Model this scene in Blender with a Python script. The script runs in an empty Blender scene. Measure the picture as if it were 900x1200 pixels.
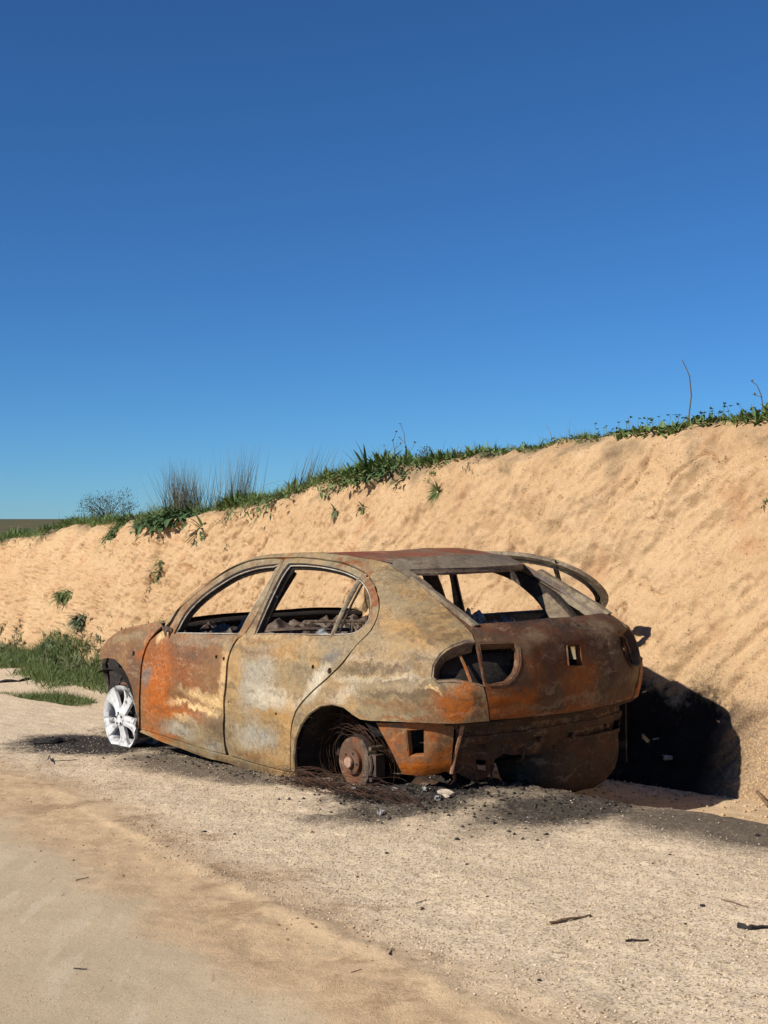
import bpy, bmesh, math, random
import numpy as np
from mathutils import Vector, Matrix, noise
from mathutils.geometry import delaunay_2d_cdt
random.seed(7)
RNG = np.random.default_rng(11)
R = math.radians
sc = bpy.context.scene
C = sc.collection

# ---------------------------------------------------------------- camera
CAM_H = 1.3922
cd = bpy.data.cameras.new('camera')
cam = bpy.data.objects.new('camera', cd)
C.objects.link(cam)
cam.location = (0, 0, CAM_H)
cam.rotation_euler = (R(90), 0, 0)
cd.sensor_fit = 'VERTICAL'
cd.sensor_height = 36.0
cd.lens = 48.0
cd.shift_y = 8.0/1200.0
cd.clip_start = 0.05
cd.clip_end = 3000
sc.camera = cam
sc.render.resolution_x = 768
sc.render.resolution_y = 1024
# ---------------------------------------------------------------- light
SUN_EL = 34.0     # degrees above the horizon
SUN_AZ = 57.0     # heading of the light's travel, from +y towards +x
wd = bpy.data.worlds.new('World')
sc.world = wd
wd.use_nodes = True
nt = wd.node_tree
bg = nt.nodes['Background']
sky = nt.nodes.new('ShaderNodeTexSky')
sky.sky_type = 'NISHITA'
sky.sun_disc = False
sky.sun_elevation = R(SUN_EL)
sky.sun_rotation = R((SUN_AZ+180) % 360)
sky.altitude = 600
sky.air_density = 0.8
sky.dust_density = 0.0
sky.ozone_density = 10.0
tint = nt.nodes.new('ShaderNodeVectorMath'); tint.operation = 'MULTIPLY'; tint.inputs[1].default_value = (.70, 1.035, 1.17)
nt.links.new(sky.outputs[0], tint.inputs[0]); nt.links.new(tint.outputs[0], bg.inputs[0])
bg.inputs[1].default_value = 0.066
sd = bpy.data.lights.new('sun', 'SUN')
sd.energy = 4.7
sd.angle = R(0.5)
sd.color = (1.0, 0.93, 0.83)
sun = bpy.data.objects.new('sun', sd)
C.objects.link(sun)
tv = Vector((math.sin(R(SUN_AZ))*math.cos(R(SUN_EL)), math.cos(R(SUN_AZ))*math.cos(R(SUN_EL)), -math.sin(R(SUN_EL))))
sun.rotation_euler = tv.to_track_quat('-Z', 'Y').to_euler()
sun.location = (-8, -6, 9)
sc.view_settings.view_transform = 'Standard'
sc.view_settings.look = 'None'
sc.view_settings.exposure = 0.34
sc.view_settings.gamma = 1.0

# ---------------------------------------------------------------- helpers
def tag(o, label=None, cat=None, group=None, kind=None):
    if label: o['label'] = label
    if cat: o['category'] = cat
    if group: o['group'] = group
    if kind: o['kind'] = kind
    return o

def mobj(name, verts, faces, mat, parent=None, smooth=True, sharp=35, mats=None, fm=None):
    me = bpy.data.meshes.new(name)
    me.from_pydata([tuple(v) for v in verts], [], faces)
    if mats:
        for m in mats: me.materials.append(m)
        me.polygons.foreach_set('material_index', fm)
    elif mat: me.materials.append(mat)
    if smooth:
        me.polygons.foreach_set('use_smooth', [True]*len(me.polygons))
        if sharp and len(faces) < 150000: me.set_sharp_from_angle(angle=R(sharp))
    me.update()
    o = bpy.data.objects.new(name, me)
    C.objects.link(o)
    if parent: o.parent = parent
    return o

class MB:
    def __init__(s): s.v = []; s.f = []
    def add(s, v, f):
        n = len(s.v); s.v += [tuple(p) for p in v]; s.f += [tuple(i+n for i in q) for q in f]
    def box(s, c, d, rot=None):
        P8 = [Vector((x*d[0]/2, y*d[1]/2, z*d[2]/2)) for x in (-1, 1) for y in (-1, 1) for z in (-1, 1)]
        if rot is not None: P8 = [rot @ p for p in P8]
        c = Vector(c)
        s.add([p+c for p in P8], [(0, 1, 3, 2), (4, 6, 7, 5), (0, 4, 5, 1), (2, 3, 7, 6), (0, 2, 6, 4), (1, 5, 7, 3)])
    def tube(s, pts, r, n=8, cap=True, flat=1.0):
        pts = [Vector(p) for p in pts]
        rs = r if isinstance(r, (list, tuple)) else [r]*len(pts)
        up = Vector((0, 0, 1)); V = []; 
        prev = None
        for i, p in enumerate(pts):
            t = (pts[min(i+1, len(pts)-1)]-pts[max(i-1, 0)])
            if t.length < 1e-9: t = Vector((0, 0, 1))
            t.normalize()
            if prev is None:
                a = t.orthogonal().normalized()
            else:
                a = (prev-t*prev.dot(t))
                a = a.normalized() if a.length > 1e-6 else t.orthogonal().normalized()
            prev = a; b = t.cross(a)
            for k in range(n):
                th = 2*math.pi*k/n
                V.append(p+a*math.cos(th)*rs[i]+b*math.sin(th)*rs[i]*flat)
        F_ = []
        for i in range(len(pts)-1):
            for k in range(n):
                F_.append((i*n+k, i*n+(k+1) % n, (i+1)*n+(k+1) % n, (i+1)*n+k))
        if cap:
            F_.append(tuple(range(n-1, -1, -1))); F_.append(tuple((len(pts)-1)*n+k for k in range(n)))
        s.add(V, F_)
    def lathe(s, prof, n=40, mat4=None, closed=False):
        # prof: (radius, axial) ; axis = local z
        V = []; F_ = []
        for r, z in prof:
            for k in range(n):
                th = 2*math.pi*k/n
                V.append(Vector((r*math.cos(th), r*math.sin(th), z)))
        if mat4 is not None: V = [mat4 @ v for v in V]
        m = len(prof)
        for i in range(m if closed else m-1):
            j = (i+1) % m
            for k in range(n): F_.append((i*n+k, i*n+(k+1) % n, j*n+(k+1) % n, j*n+k))
        s.add(V, F_)
    def strip(s, A, B, thick=0):
        n = len(A)
        s.add(list(A)+list(B), [(i, i+1, n+i+1, n+i) for i in range(n-1)])
    def build(s, name, mat, parent=None, **k): return mobj(name, s.v, s.f, mat, parent, **k)

def empty(name, loc=(0, 0, 0), rz=0.0):
    o = bpy.data.objects.new(name, None); C.objects.link(o); o.location = loc; o.rotation_euler = (0, 0, rz)
    o.empty_display_size = .2
    return o

# ---- 2-D value noise, vectorised
_T = RNG.random((256, 256))
def vnoise(x, y, seed=0):
    x = np.asarray(x, float)+seed*17.31; y = np.asarray(y, float)+seed*9.77
    xi = np.floor(x).astype(int); yi = np.floor(y).astype(int)
    fx = x-xi; fy = y-yi
    fx = fx*fx*fx*(fx*(fx*6-15)+10); fy = fy*fy*fy*(fy*(fy*6-15)+10)
    a = _T[xi % 256, yi % 256]; b = _T[(xi+1) % 256, yi % 256]; c = _T[xi % 256, (yi+1) % 256]; d = _T[(xi+1) % 256, (yi+1) % 256]
    return (a+(b-a)*fx)*(1-fy)+(c+(d-c)*fx)*fy
def fbm(x, y, o=4, seed=0, lac=2.03, gain=.5):
    s = 0; a = 1; n = 0
    for i in range(o):
        s = s+a*(vnoise(x, y, seed+i*3)*2-1); n += a; a *= gain; x = np.asarray(x)*lac; y = np.asarray(y)*lac
    return s/n

def lerp(T, x):
    if x <= T[0][0]: return T[0][1]
    for (a, fa), (b, fb) in zip(T, T[1:]):
        if x <= b: return fa+(fb-fa)*(x-a)/(b-a)
    return T[-1][1]
def nlerp(T, x): return np.interp(x, [t[0] for t in T], [t[1] for t in T])

# ---- node helpers
class NB:
    def __init__(s, name):
        s.m = bpy.data.materials.new(name); s.m.use_nodes = True; s.t = s.m.node_tree
        s.b = s.t.nodes['Principled BSDF']; s.L = s.t.links
    def n(s, typ, **k):
        nd = s.t.nodes.new(typ)
        for a, b in k.items():
            if a.startswith('i_'):
                nd.inputs[int(a[2:])].default_value = b
            else: setattr(nd, a, b)
        return nd
    def lk(s, a, b): s.L.new(a, b)
    def src(s, sock, v):
        if isinstance(v, bpy.types.NodeSocket): s.lk(v, sock)
        elif isinstance(v, tuple) and len(v) == 3 and sock.type == 'RGBA': sock.default_value = (*v, 1)
        else: sock.default_value = v
    def math(s, op, a, b=0.0, c=None, clamp=False):
        nd = s.n('ShaderNodeMath', operation=op, use_clamp=clamp)
        s.src(nd.inputs[0], a); s.src(nd.inputs[1], b)
        if c is not None: s.src(nd.inputs[2], c)
        return nd.outputs[0]
    def vmath(s, op, a, b=(0, 0, 0)):
        nd = s.n('ShaderNodeVectorMath', operation=op)
        s.src(nd.inputs[0], a)
        if op == 'SCALE': s.src(nd.inputs[3], b)
        else: s.src(nd.inputs[1], b)
        return nd.outputs['Value'] if op in ('LENGTH', 'DOT_PRODUCT') else nd.outputs[0]
    def ramp(s, v, lo, hi, a=0.0, b=1.0, smooth=True):
        nd = s.n('ShaderNodeMapRange', interpolation_type='SMOOTHSTEP' if smooth else 'LINEAR')
        s.src(nd.inputs[0], v)
        for i, q in enumerate((lo, hi, a, b)): nd.inputs[i+1].default_value = q
        return nd.outputs[0]
    def mix(s, f, a, b, blend='MIX'):
        nd = s.n('ShaderNodeMix', data_type='RGBA', blend_type=blend)
        s.src(nd.inputs[0], f); s.src(nd.inputs[6], a); s.src(nd.inputs[7], b)
        return nd.outputs[2]
    def noise(s, vec, scale, detail=4, rough=.55, dist=0.0, out=0):
        nd = s.n('ShaderNodeTexNoise')
        if vec is not None: s.lk(vec, nd.inputs['Vector'])
        nd.inputs['Scale'].default_value = scale; nd.inputs['Detail'].default_value = detail
        nd.inputs['Roughness'].default_value = rough; nd.inputs['Distortion'].default_value = dist
        return nd.outputs[out]
    def vor(s, vec, scale, feature='F1', out=0):
        nd = s.n('ShaderNodeTexVoronoi', feature=feature)
        s.lk(vec, nd.inputs['Vector']); nd.inputs['Scale'].default_value = scale
        return nd.outputs[out]
    def mapping(s, vec, scale=(1, 1, 1), rot=(0, 0, 0), loc=(0, 0, 0)):
        nd = s.n('ShaderNodeMapping'); s.lk(vec, nd.inputs[0])
        nd.inputs['Location'].default_value = loc; nd.inputs['Rotation'].default_value = rot; nd.inputs['Scale'].default_value = scale
        return nd.outputs[0]
    def obj(s): return s.n('ShaderNodeTexCoord').outputs['Object']
    def pos(s): return s.n('ShaderNodeNewGeometry').outputs['Position']
    def bump(s, h, strength=.5, dist=.01, normal=None):
        nd = s.n('ShaderNodeBump'); s.src(nd.inputs['Height'], h)
        nd.inputs['Strength'].default_value = strength; nd.inputs['Distance'].default_value = dist
        if normal is not None: s.lk(normal, nd.inputs['Normal'])
        return nd.outputs[0]
    def done(s, col=None, rough=.85, normal=None, metal=0.0, spec=.3):
        if col is not None: s.src(s.b.inputs['Base Color'], col)
        s.src(s.b.inputs['Roughness'], rough); s.src(s.b.inputs['Metallic'], metal)
        s.b.inputs['Specular IOR Level'].default_value = spec
        if normal is not None: s.lk(normal, s.b.inputs['Normal'])
        return s.m
def blob(nb, vec, c, r, soft=0.0):
    d = nb.vmath('SUBTRACT', vec, tuple(c)); d = nb.vmath('MULTIPLY', d, tuple(1.0/q for q in r))
    return nb.ramp(nb.vmath('LENGTH', d), 1.0, soft)
# ---------------------------------------------------------------- materials
BIG = 1e3
def burnt(name, zones, base, second, third, side='xz', tide=.6, bumpk=1.0, speck=.5, rough=.62, flow=.45, sat=1.07):
    """burnt body steel: three noise-mixed base tones, then named zones (centre, radii, turn, colour, strength)"""
    nb = NB(name); o = nb.obj()
    dv = nb.vmath('SCALE', nb.vmath('SUBTRACT', nb.noise(o, 5.5, 4, .6, out=1), (.5, .5, .5)), .17)
    dv = nb.vmath('ADD', dv, nb.vmath('SCALE', nb.vmath('SUBTRACT', nb.noise(o, 26.0, 4, .65, out=1), (.5, .5, .5)), .09))
    q = nb.vmath('ADD', o, dv)
    n1 = nb.noise(q, 3.2, 6, .62, .6); n2 = nb.noise(q, 8.5, 7, .68, .8); n3 = nb.noise(o, 34, 5, .7, .3)
    st = nb.mapping(q, (2.2, 2.2, 17.0)); n4 = nb.noise(st, 1.6, 6, .65, .5)
    col = nb.mix(nb.ramp(n1, .44, .56), base, second)
    col = nb.mix(nb.math('MULTIPLY', nb.ramp(n2, .50, .62), .50), col, third)
    for c, r, th, cl, k in zones:
        nd = nb.n('ShaderNodeMapping', vector_type='TEXTURE'); nb.lk(q, nd.inputs[0])
        if side == 'xz':
            nd.inputs['Location'].default_value = (c[0], 0, c[1]); nd.inputs['Rotation'].default_value = (0, -th, 0); nd.inputs['Scale'].default_value = (r[0], BIG, r[1])
        else:
            nd.inputs['Location'].default_value = (0, c[0], c[1]); nd.inputs['Rotation'].default_value = (th, 0, 0); nd.inputs['Scale'].default_value = (BIG, r[0], r[1])
        w = nb.ramp(nb.vmath('LENGTH', nd.outputs[0]), 1.30, .30)
        w = nb.math('MULTIPLY', w, nb.ramp(n2, .30, .52, .55, 1.0))
        col = nb.mix(nb.math('MULTIPLY', w, k), col, cl)
    # streaks that follow the panels, mineral tide lines, dark cracks, pits and flakes
    col = nb.mix(nb.math('MULTIPLY', nb.ramp(n4, .53, .62), flow), col, nb.mix(.35, col, (.03, .02, .012), 'MIX') if False else (.075, .050, .028))
    col = nb.mix(nb.math('MULTIPLY', nb.ramp(n4, .44, .38), flow*.5), col, (.46, .36, .23))
    for sc_, m_, k_, cl in ((3.9, 6.0, .55, (.58, .46, .29)), (6.2, 5.0, .45, (.30, .12, .035)), (9.5, 4.0, .55, (.055, .034, .02))):
        f = nb.math('FRACT', nb.math('MULTIPLY', nb.noise(q, sc_, 5, .62, 1.0), m_))
        f = nb.math('ABSOLUTE', nb.math('SUBTRACT', f, .5))
        w = nb.math('MULTIPLY', nb.ramp(f, .045, .0), nb.ramp(nb.noise(o, sc_*.9, 2, .5), .46, .60))
        col = nb.mix(nb.math('MULTIPLY', w, k_*tide), col, cl)
    pm = nb.ramp(nb.noise(o, 4.0, 3, .6), .42, .62)
    pit = nb.noise(o, 120, 3, .7)
    col = nb.mix(nb.math('MULTIPLY', nb.math('MULTIPLY', nb.ramp(pit, .54, .64), pm), speck*1.3), col, (.045, .028, .018))
    fl = nb.ramp(nb.noise(nb.vmath('ADD', o, (7, 3, 1)), 75, 4, .75), .57, .66)
    col = nb.mix(nb.math('MULTIPLY', nb.math('MULTIPLY', fl, nb.ramp(nb.noise(o, 3.1, 3, .6), .48, .64)), speck), col, (.50, .44, .34))
    hsv = nb.n('ShaderNodeHueSaturation'); hsv.inputs['Saturation'].default_value = sat; nb.lk(col, hsv.inputs['Color']); nb.lk(nb.ramp(n3, .3, .7, .80, 1.18), hsv.inputs['Value'])
    h = nb.math('ADD', nb.math('MULTIPLY', n3, .6), nb.math('MULTIPLY', pit, .35))
    h = nb.math('ADD', h, nb.math('MULTIPLY', n2, 1.2))
    nr = nb.bump(h, .6*bumpk, .006)
    return nb.done(hsv.outputs[0], nb.ramp(n2, .3, .7, rough-.14, rough+.18), nr, 0.0, .5)

ORG = (.36, .100, .017); ORD = (.215, .070, .019); BRN = (.095, .045, .021); TAN = (.195, .102, .042)
BEI = (.30, .195, .090); GRY = (.20, .145, .085); GRB = (.235, .180, .102); BLU = (.31, .285, .225); CRM = (.66, .46, .235); OCH = (.36, .215, .085); WHT = (.50, .44, .33); OLV = (.10, .066, .033); SLA = (.13, .12, .105)
sideZ = [ # car x, z; radii; turn; colour; strength
 ((-0.868, 0.662), (0.596, 0.407), 2.96, ORD, 0.92), ((-1.244, 0.726), (0.214, 0.167), 3.06, TAN, 0.85), ((-1.081, 0.878), (0.381, 0.034), 3.12, GRY, 0.85),
 ((-1.015, 0.794), (0.309, 0.060), 3.12, BRN, 0.55), ((-0.648, 0.575), (0.283, 0.188), 1.84, ORG, 0.95), ((-0.822, 0.435), (0.284, 0.064), -3.05, ORG, 0.92),
 ((-0.573, 0.779), (0.126, 0.108), -2.58, ORD, 0.80), ((-0.552, 0.631), (0.076, 0.065), 2.44, SLA, 0.90), ((-0.928, 0.564), (0.141, 0.051), 3.02, TAN, 0.95),
 ((-1.185, 0.557), (0.244, 0.042), -3.11, CRM, 1.00), ((-1.067, 0.490), (0.298, 0.024), -3.10, CRM, 1.00), ((-1.279, 0.526), (0.117, 0.065), 2.95, CRM, 0.90),
 ((-0.930, 0.404), (0.134, 0.021), -3.00, CRM, 0.90), ((-1.020, 0.342), (0.380, 0.082), -3.12, GRB, 0.95), ((-0.848, 0.328), (0.183, 0.055), 3.12, BLU, 0.70),
 ((-1.266, 0.395), (0.128, 0.093), 2.31, OLV, 0.60), ((-0.617, 0.269), (0.215, 0.032), -3.05, ORG, 0.75), ((-1.218, 0.263), (0.126, 0.037), 3.05, BLU, 0.70),
 ((-1.386, 0.689), (0.215, 0.043), 1.57, CRM, 0.60), ((-0.152, 0.767), (0.372, 0.164), 3.07, TAN, 0.95), ((-0.384, 0.579), (0.281, 0.090), 1.64, BRN, 0.85),
 ((-0.281, 0.851), (0.299, 0.033), 2.98, GRB, 0.70), ((-0.483, 0.810), (0.093, 0.064), 2.29, ORG, 0.70), ((-0.674, 0.894), (0.092, 0.043), 2.36, CRM, 0.85),
 ((-0.092, 0.747), (0.120, 0.048), 2.95, BRN, 0.50), ((-1.749, 0.600), (0.435, 0.362), 2.61, BEI, 0.60), ((-1.680, 0.689), (0.230, 0.178), 2.25, BLU, 0.85),
 ((-1.772, 0.860), (0.326, 0.046), 3.08, TAN, 0.55), ((-1.937, 0.857), (0.137, 0.081), -3.09, OCH, 0.80), ((-1.488, 0.721), (0.240, 0.067), 1.52, OCH, 0.65),
 ((-1.830, 0.627), (0.261, 0.072), -3.10, WHT, 0.80), ((-1.672, 0.391), (0.225, 0.084), 3.07, BLU, 0.95), ((-1.954, 0.471), (0.205, 0.069), 1.94, OCH, 0.80),
 ((-1.837, 0.524), (0.259, 0.020), -3.10, OCH, 0.85), ((-1.565, 0.271), (0.226, 0.032), -3.13, TAN, 0.80), ((-1.869, 0.267), (0.137, 0.031), 3.14, OCH, 0.70),
 ((-1.698, 0.948), (0.263, 0.016), 3.07, TAN, 0.70), ((-1.936, 0.757), (0.119, 0.082), -2.81, GRB, 0.60), ((-2.192, 0.830), (0.059, 0.047), -2.89, OCH, 0.90),
 ((-2.352, 0.877), (0.076, 0.048), 2.58, SLA, 0.80), ((-2.253, 0.737), (0.145, 0.058), 2.42, WHT, 0.85), ((-2.555, 0.890), (0.337, 0.017), -3.12, WHT, 0.70),
 ((-2.859, 0.803), (0.214, 0.014), -3.13, WHT, 0.70), ((-2.130, 0.772), (0.116, 0.068), 2.12, GRB, 0.60), ((-2.632, 1.000), (0.554, 0.226), -2.89, BEI, 0.70),
 ((-2.819, 1.037), (0.312, 0.045), -2.80, OCH, 0.95), ((-2.586, 1.165), (0.228, 0.048), -2.70, GRB, 0.90), ((-2.964, 1.025), (0.173, 0.028), -2.69, OLV, 0.55),
 ((-2.575, 0.985), (0.184, 0.071), 0.55, GRB, 0.70), ((-2.700, 0.850), (0.356, 0.029), 3.12, OLV, 0.85), ((-2.959, 0.907), (0.129, 0.027), -3.02, GRY, 0.70),
 ((-2.581, 0.786), (0.268, 0.025), 3.13, WHT, 0.45), ((-2.807, 0.770), (0.300, 0.025), 3.14, GRB, 0.80), ((-2.466, 0.691), (0.167, 0.056), 2.76, WHT, 0.50),
 ((-2.893, 0.727), (0.304, 0.025), -3.14, OLV, 0.85), ((-2.839, 0.672), (0.326, 0.026), 3.13, TAN, 0.80), ((-2.779, 0.620), (0.351, 0.021), 3.07, GRB, 0.80),
 ((-3.124, 0.682), (0.118, 0.083), 2.97, ORD, 0.85), ((-3.136, 0.673), (0.082, 0.074), 2.58, ORG, 0.95), ((-3.172, 0.764), (0.058, 0.041), -3.09, ORG, 0.80),
 ((-2.886, 0.612), (0.298, 0.017), 3.06, ORD, 0.70), ((-3.046, 0.739), (0.048, 0.013), -2.83, CRM, 0.95), ((-3.203, 0.690), (0.112, 0.015), 1.72, BRN, 0.80),
 ((-3.098, 0.773), (0.039, 0.020), -2.89, BRN, 0.60), ((-3.154, 0.818), (0.064, 0.016), -3.03, ORD, 0.70), ((-2.439, 1.200), (0.208, 0.023), 0.74, ORD, 0.95),
 ((-2.157, 1.339), (0.189, 0.018), -2.97, ORD, 0.90), ((-1.775, 1.370), (0.307, 0.012), 3.13, GRB, 0.70), ((-0.870, 1.203), (0.318, 0.062), 2.43, TAN, 0.75),
 ((-1.549, 1.151), (0.229, 0.077), 1.49, OLV, 0.75), ((-1.554, 1.057), (0.132, 0.043), 1.49, BRN, 0.60), ((-1.497, 1.365), (0.116, 0.019), -3.12, ORG, 0.90),
 ((-1.233, 1.351), (0.208, 0.018), 2.95, GRB, 0.60), ((-1.172, 0.183), (0.689, 0.024), -3.13, BRN, 0.50), ((-2.102, 0.542), (0.251, 0.038), 1.93, WHT, 0.45),
 ((-2.326, 0.629), (0.213, 0.016), 3.05, TAN, 0.50)]
def zsel(f): return [z for z in sideZ if f(z[0][0], z[0][1])]
M_wing = burnt('burnt_wing_steel', zsel(lambda x, z: x > -.66), TAN, BRN, ORD)
M_door = burnt('burnt_front_door_steel', zsel(lambda x, z: -1.50 < x < -.38 and z < 1.0), GRB, TAN, OLV)
M_rdoor = burnt('burnt_rear_door_steel', zsel(lambda x, z: (-2.45 < x < -1.32 and z < 1.0) or (z > 1.0 and -2.6 < x < -1.3)), GRB, BEI, OLV)
M_side = burnt('burnt_side_steel', zsel(lambda x, z: x < -2.15 or z > 1.15 or z < .27 or (x < -2.0 and z > .9)), GRB, BEI, OLV)
M_tail = burnt('burnt_tail_steel', [((.10, .80), (.75, .22), 0, (.075, .032, .015), .4), ((-.02, .76), (.16, .18), 0, (.24, .075, .018), .85), ((.48, .67), (.20, .11), 0, ORG, .9), ((-.1, .605), (1.0, .022), 0, ORD, .8), ((.30, .84), (.10, .12), 0, ORD, .5),
  ((.15, .655), (.42, .018), 0, GRY, .7), ((-.35, .78), (.22, .20), 0, (.06, .042, .03), .5), ((-.60, .72), (.14, .12), 0, GRY, .6), ((.25, .98), (.12, .05), 0, GRY, .6),
  ((-.30, 1.0), (.14, .05), 0, GRY, .7), ((0, 1.34), (1.2, .20), 0, (.20, .165, .115), .85), ((.50, .98), (.2, .06), 0, OLV, .5)], (.085, .034, .014), (.036, .019, .012), (.16, .052, .017), 'yz', speck=.22, tide=.4, rough=.72)
M_rear = burnt('burnt_underbody_steel', [((.0, .25), (.35, .12), 0, (.075, .048, .026), .6)], (.052, .023, .011), (.022, .013, .009), (.095, .034, .013), 'yz', speck=.3, rough=.78, bumpk=1.5)
M_brk = burnt('rusty_bracket_steel', [((-2.95, .34), (.25, .07), 0, (.44, .12, .020), .9)], (.29, .092, .024), (.13, .065, .03), (.17, .12, .065), 'xz', speck=.5)
M_roof = burnt('rusty_roof_steel', [], (.26, .075, .024), (.21, .12, .06), (.15, .060, .025))
M_pale = burnt('scorched_pale_steel', [], (.27, .22, .145), (.15, .11, .07), (.09, .062, .04), bumpk=1.3)
M_lip = burnt('scorched_arch_lip', [], (.40, .31, .19), (.26, .19, .11), (.17, .11, .06), speck=.3, flow=.3)
M_frame = burnt('sooty_frame_steel', [], (.12, .085, .06), (.045, .03, .024), (.17, .10, .06), speck=.4)
M_soot = burnt('sooty_inner_steel', [], (.010, .008, .007), (.020, .013, .010), (.022, .012, .008), speck=.1, rough=.85, tide=.12, flow=.2)
M_lump = None
M_rim = burnt('pale_window_rim', [], (.50, .44, .36), (.33, .26, .19), (.20, .14, .10), speck=.3)
M_disc = burnt('rusted_cast_iron', [], (.125, .055, .028), (.085, .042, .026), (.17, .075, .032), speck=.25, bumpk=.6, rough=.7)
M_hub = burnt('rusted_hub_iron', [], (.24, .115, .065), (.15, .07, .042), (.34, .19, .12), speck=.3)
M_boss = burnt('scoured_hub_metal', [], (.50, .33, .23), (.36, .22, .15), (.58, .42, .30), speck=.2, tide=.2, flow=.2)
def simple(name, c1, c2, scale=12, rough=.9, bump=.4, bd=.01, detail=5, spec=.3):
    nb = NB(name); o = nb.obj(); n = nb.noise(o, scale, detail, .65, .3)
    return nb.done(nb.mix(nb.ramp(n, .35, .65), c1, c2), rough, nb.bump(n, bump, bd), 0, spec)
def white_alloy():
    nb = NB('ash_white_alloy'); o = nb.obj()
    n = nb.noise(o, 14, 5, .7, .6); n2 = nb.noise(o, 60, 4, .7)
    c = nb.mix(nb.ramp(n, .36, .54), (.14, .135, .13), (.58, .58, .57)); c = nb.mix(nb.math('MULTIPLY', nb.ramp(n2, .6, .7), .4), c, (.16, .15, .15))
    return nb.done(c, .75, nb.bump(n2, .4, .004), 0, .3)
M_alloy = white_alloy()
M_lump = simple('pale_ash_lump', (.36, .34, .31), (.16, .15, .135), 30, .9, .8, .01)
M_ash = simple('grey_ash_flakes', (.36, .385, .41), (.09, .095, .10), 26, .9, .8, .01)
M_char = simple('black_char', (.012, .011, .011), (.035, .03, .027), 30, .85, .6, .008)
M_wire = simple('rusty_wire', (.075, .033, .016), (.030, .018, .012), 18, .8, .2)
M_stick = simple('dry_brown_wood', (.13, .075, .04), (.22, .15, .09), 30, .9, .5)
M_stalk = simple('dry_grey_stalk', (.20, .18, .14), (.32, .28, .20), 20, .9, .2)
M_stalkd = simple('dark_dry_stalk', (.09, .08, .06), (.15, .13, .09), 20, .9, .2)
M_chip = simple('pale_splinter', (.50, .42, .32), (.34, .27, .20), 25, .85, .4)
def leafmat(name, c1, c2, c3):
    nb = NB(name); g = nb.n('ShaderNodeNewGeometry'); n = nb.noise(g.outputs['Position'], 9, 3, .6)
    c = nb.mix(nb.ramp(n, .35, .65), c1, c2)
    r = nb.ramp(g.outputs['Random Per Island'], 0.0, 1.0, 0, 1)
    c = nb.mix(nb.math('MULTIPLY', r, .5), c, c3)
    m = nb.done(c, .65, None, 0, .3)
    return m
G_grass = leafmat('green_grass', (.065, .112, .028), (.11, .165, .045), (.17, .18, .07))
G_crest = leafmat('bright_weed_green', (.075, .14, .034), (.125, .20, .05), (.18, .20, .08))
G_straw = leafmat('pale_straw', (.24, .20, .12), (.32, .27, .16), (.16, .15, .08))
G_olive2 = leafmat('dusty_olive_leaf', (.09, .12, .05), (.14, .16, .08), (.18, .16, .10))
G_dark = leafmat('dark_green_leaf', (.038, .085, .030), (.066, .13, .045), (.11, .16, .06))
G_pale = leafmat('grey_green_leaf', (.10, .14, .07), (.16, .19, .11), (.07, .11, .045))
G_dry = leafmat('straw_dry_blade', (.115, .105, .07), (.17, .15, .10), (.08, .085, .045))
G_olive = leafmat('olive_scrub', (.055, .075, .035), (.08, .095, .05), (.12, .11, .07))
# ---------------------------------------------------------------- terrain: a = metres along the road past the car's rear wheel, l = metres across towards the bank
RT = np.array([.76810356, .64032564]); HD = np.array([-.64032564, .76810356]); B0 = np.array([-.161, 7.086])
def xy(l, a): return B0[0]+l*RT[0]+a*HD[0], B0[1]+l*RT[1]+a*HD[1]
LF = [(-60, 1.9), (-15, 1.9), (1, 1.95), (4, 2.3), (8, 3.0), (13, 4.0), (20, 5.6), (40, 9.5), (90, 15)]
CREST = [(-60, 2.4), (-15, 2.25), (-4, 2.15), (-1.01, 2.056), (-0.53, 2.031), (-0.21, 2.017), (0.12, 2.001), (0.57, 1.978), (1.03, 1.94), (1.81, 1.918), (2.7, 1.865), (3.19, 1.825), (4.0, 1.80), (4.66, 1.745), (5.56, 1.63), (6.81, 1.53), (7.66, 1.46), (8.61, 1.43), (9.69, 1.37), (10.92, 1.33), (12.11, 1.33), (13.24, 1.27), (15.8, 1.10), (17.85, 1.01), (22.4, 0.78), (35, .3), (60, -.2), (90, -.6)]
def base_z(a):
    a = np.asarray(a, float)
    z = np.where(a > -1, -.03823*a, .03823-.022*(a+1)*-1*-1)
    z = np.where(a < -6, .03823+.11, z)
    return np.where(a > 14, -.535-.02*np.minimum(a-14, 30), z)
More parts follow.
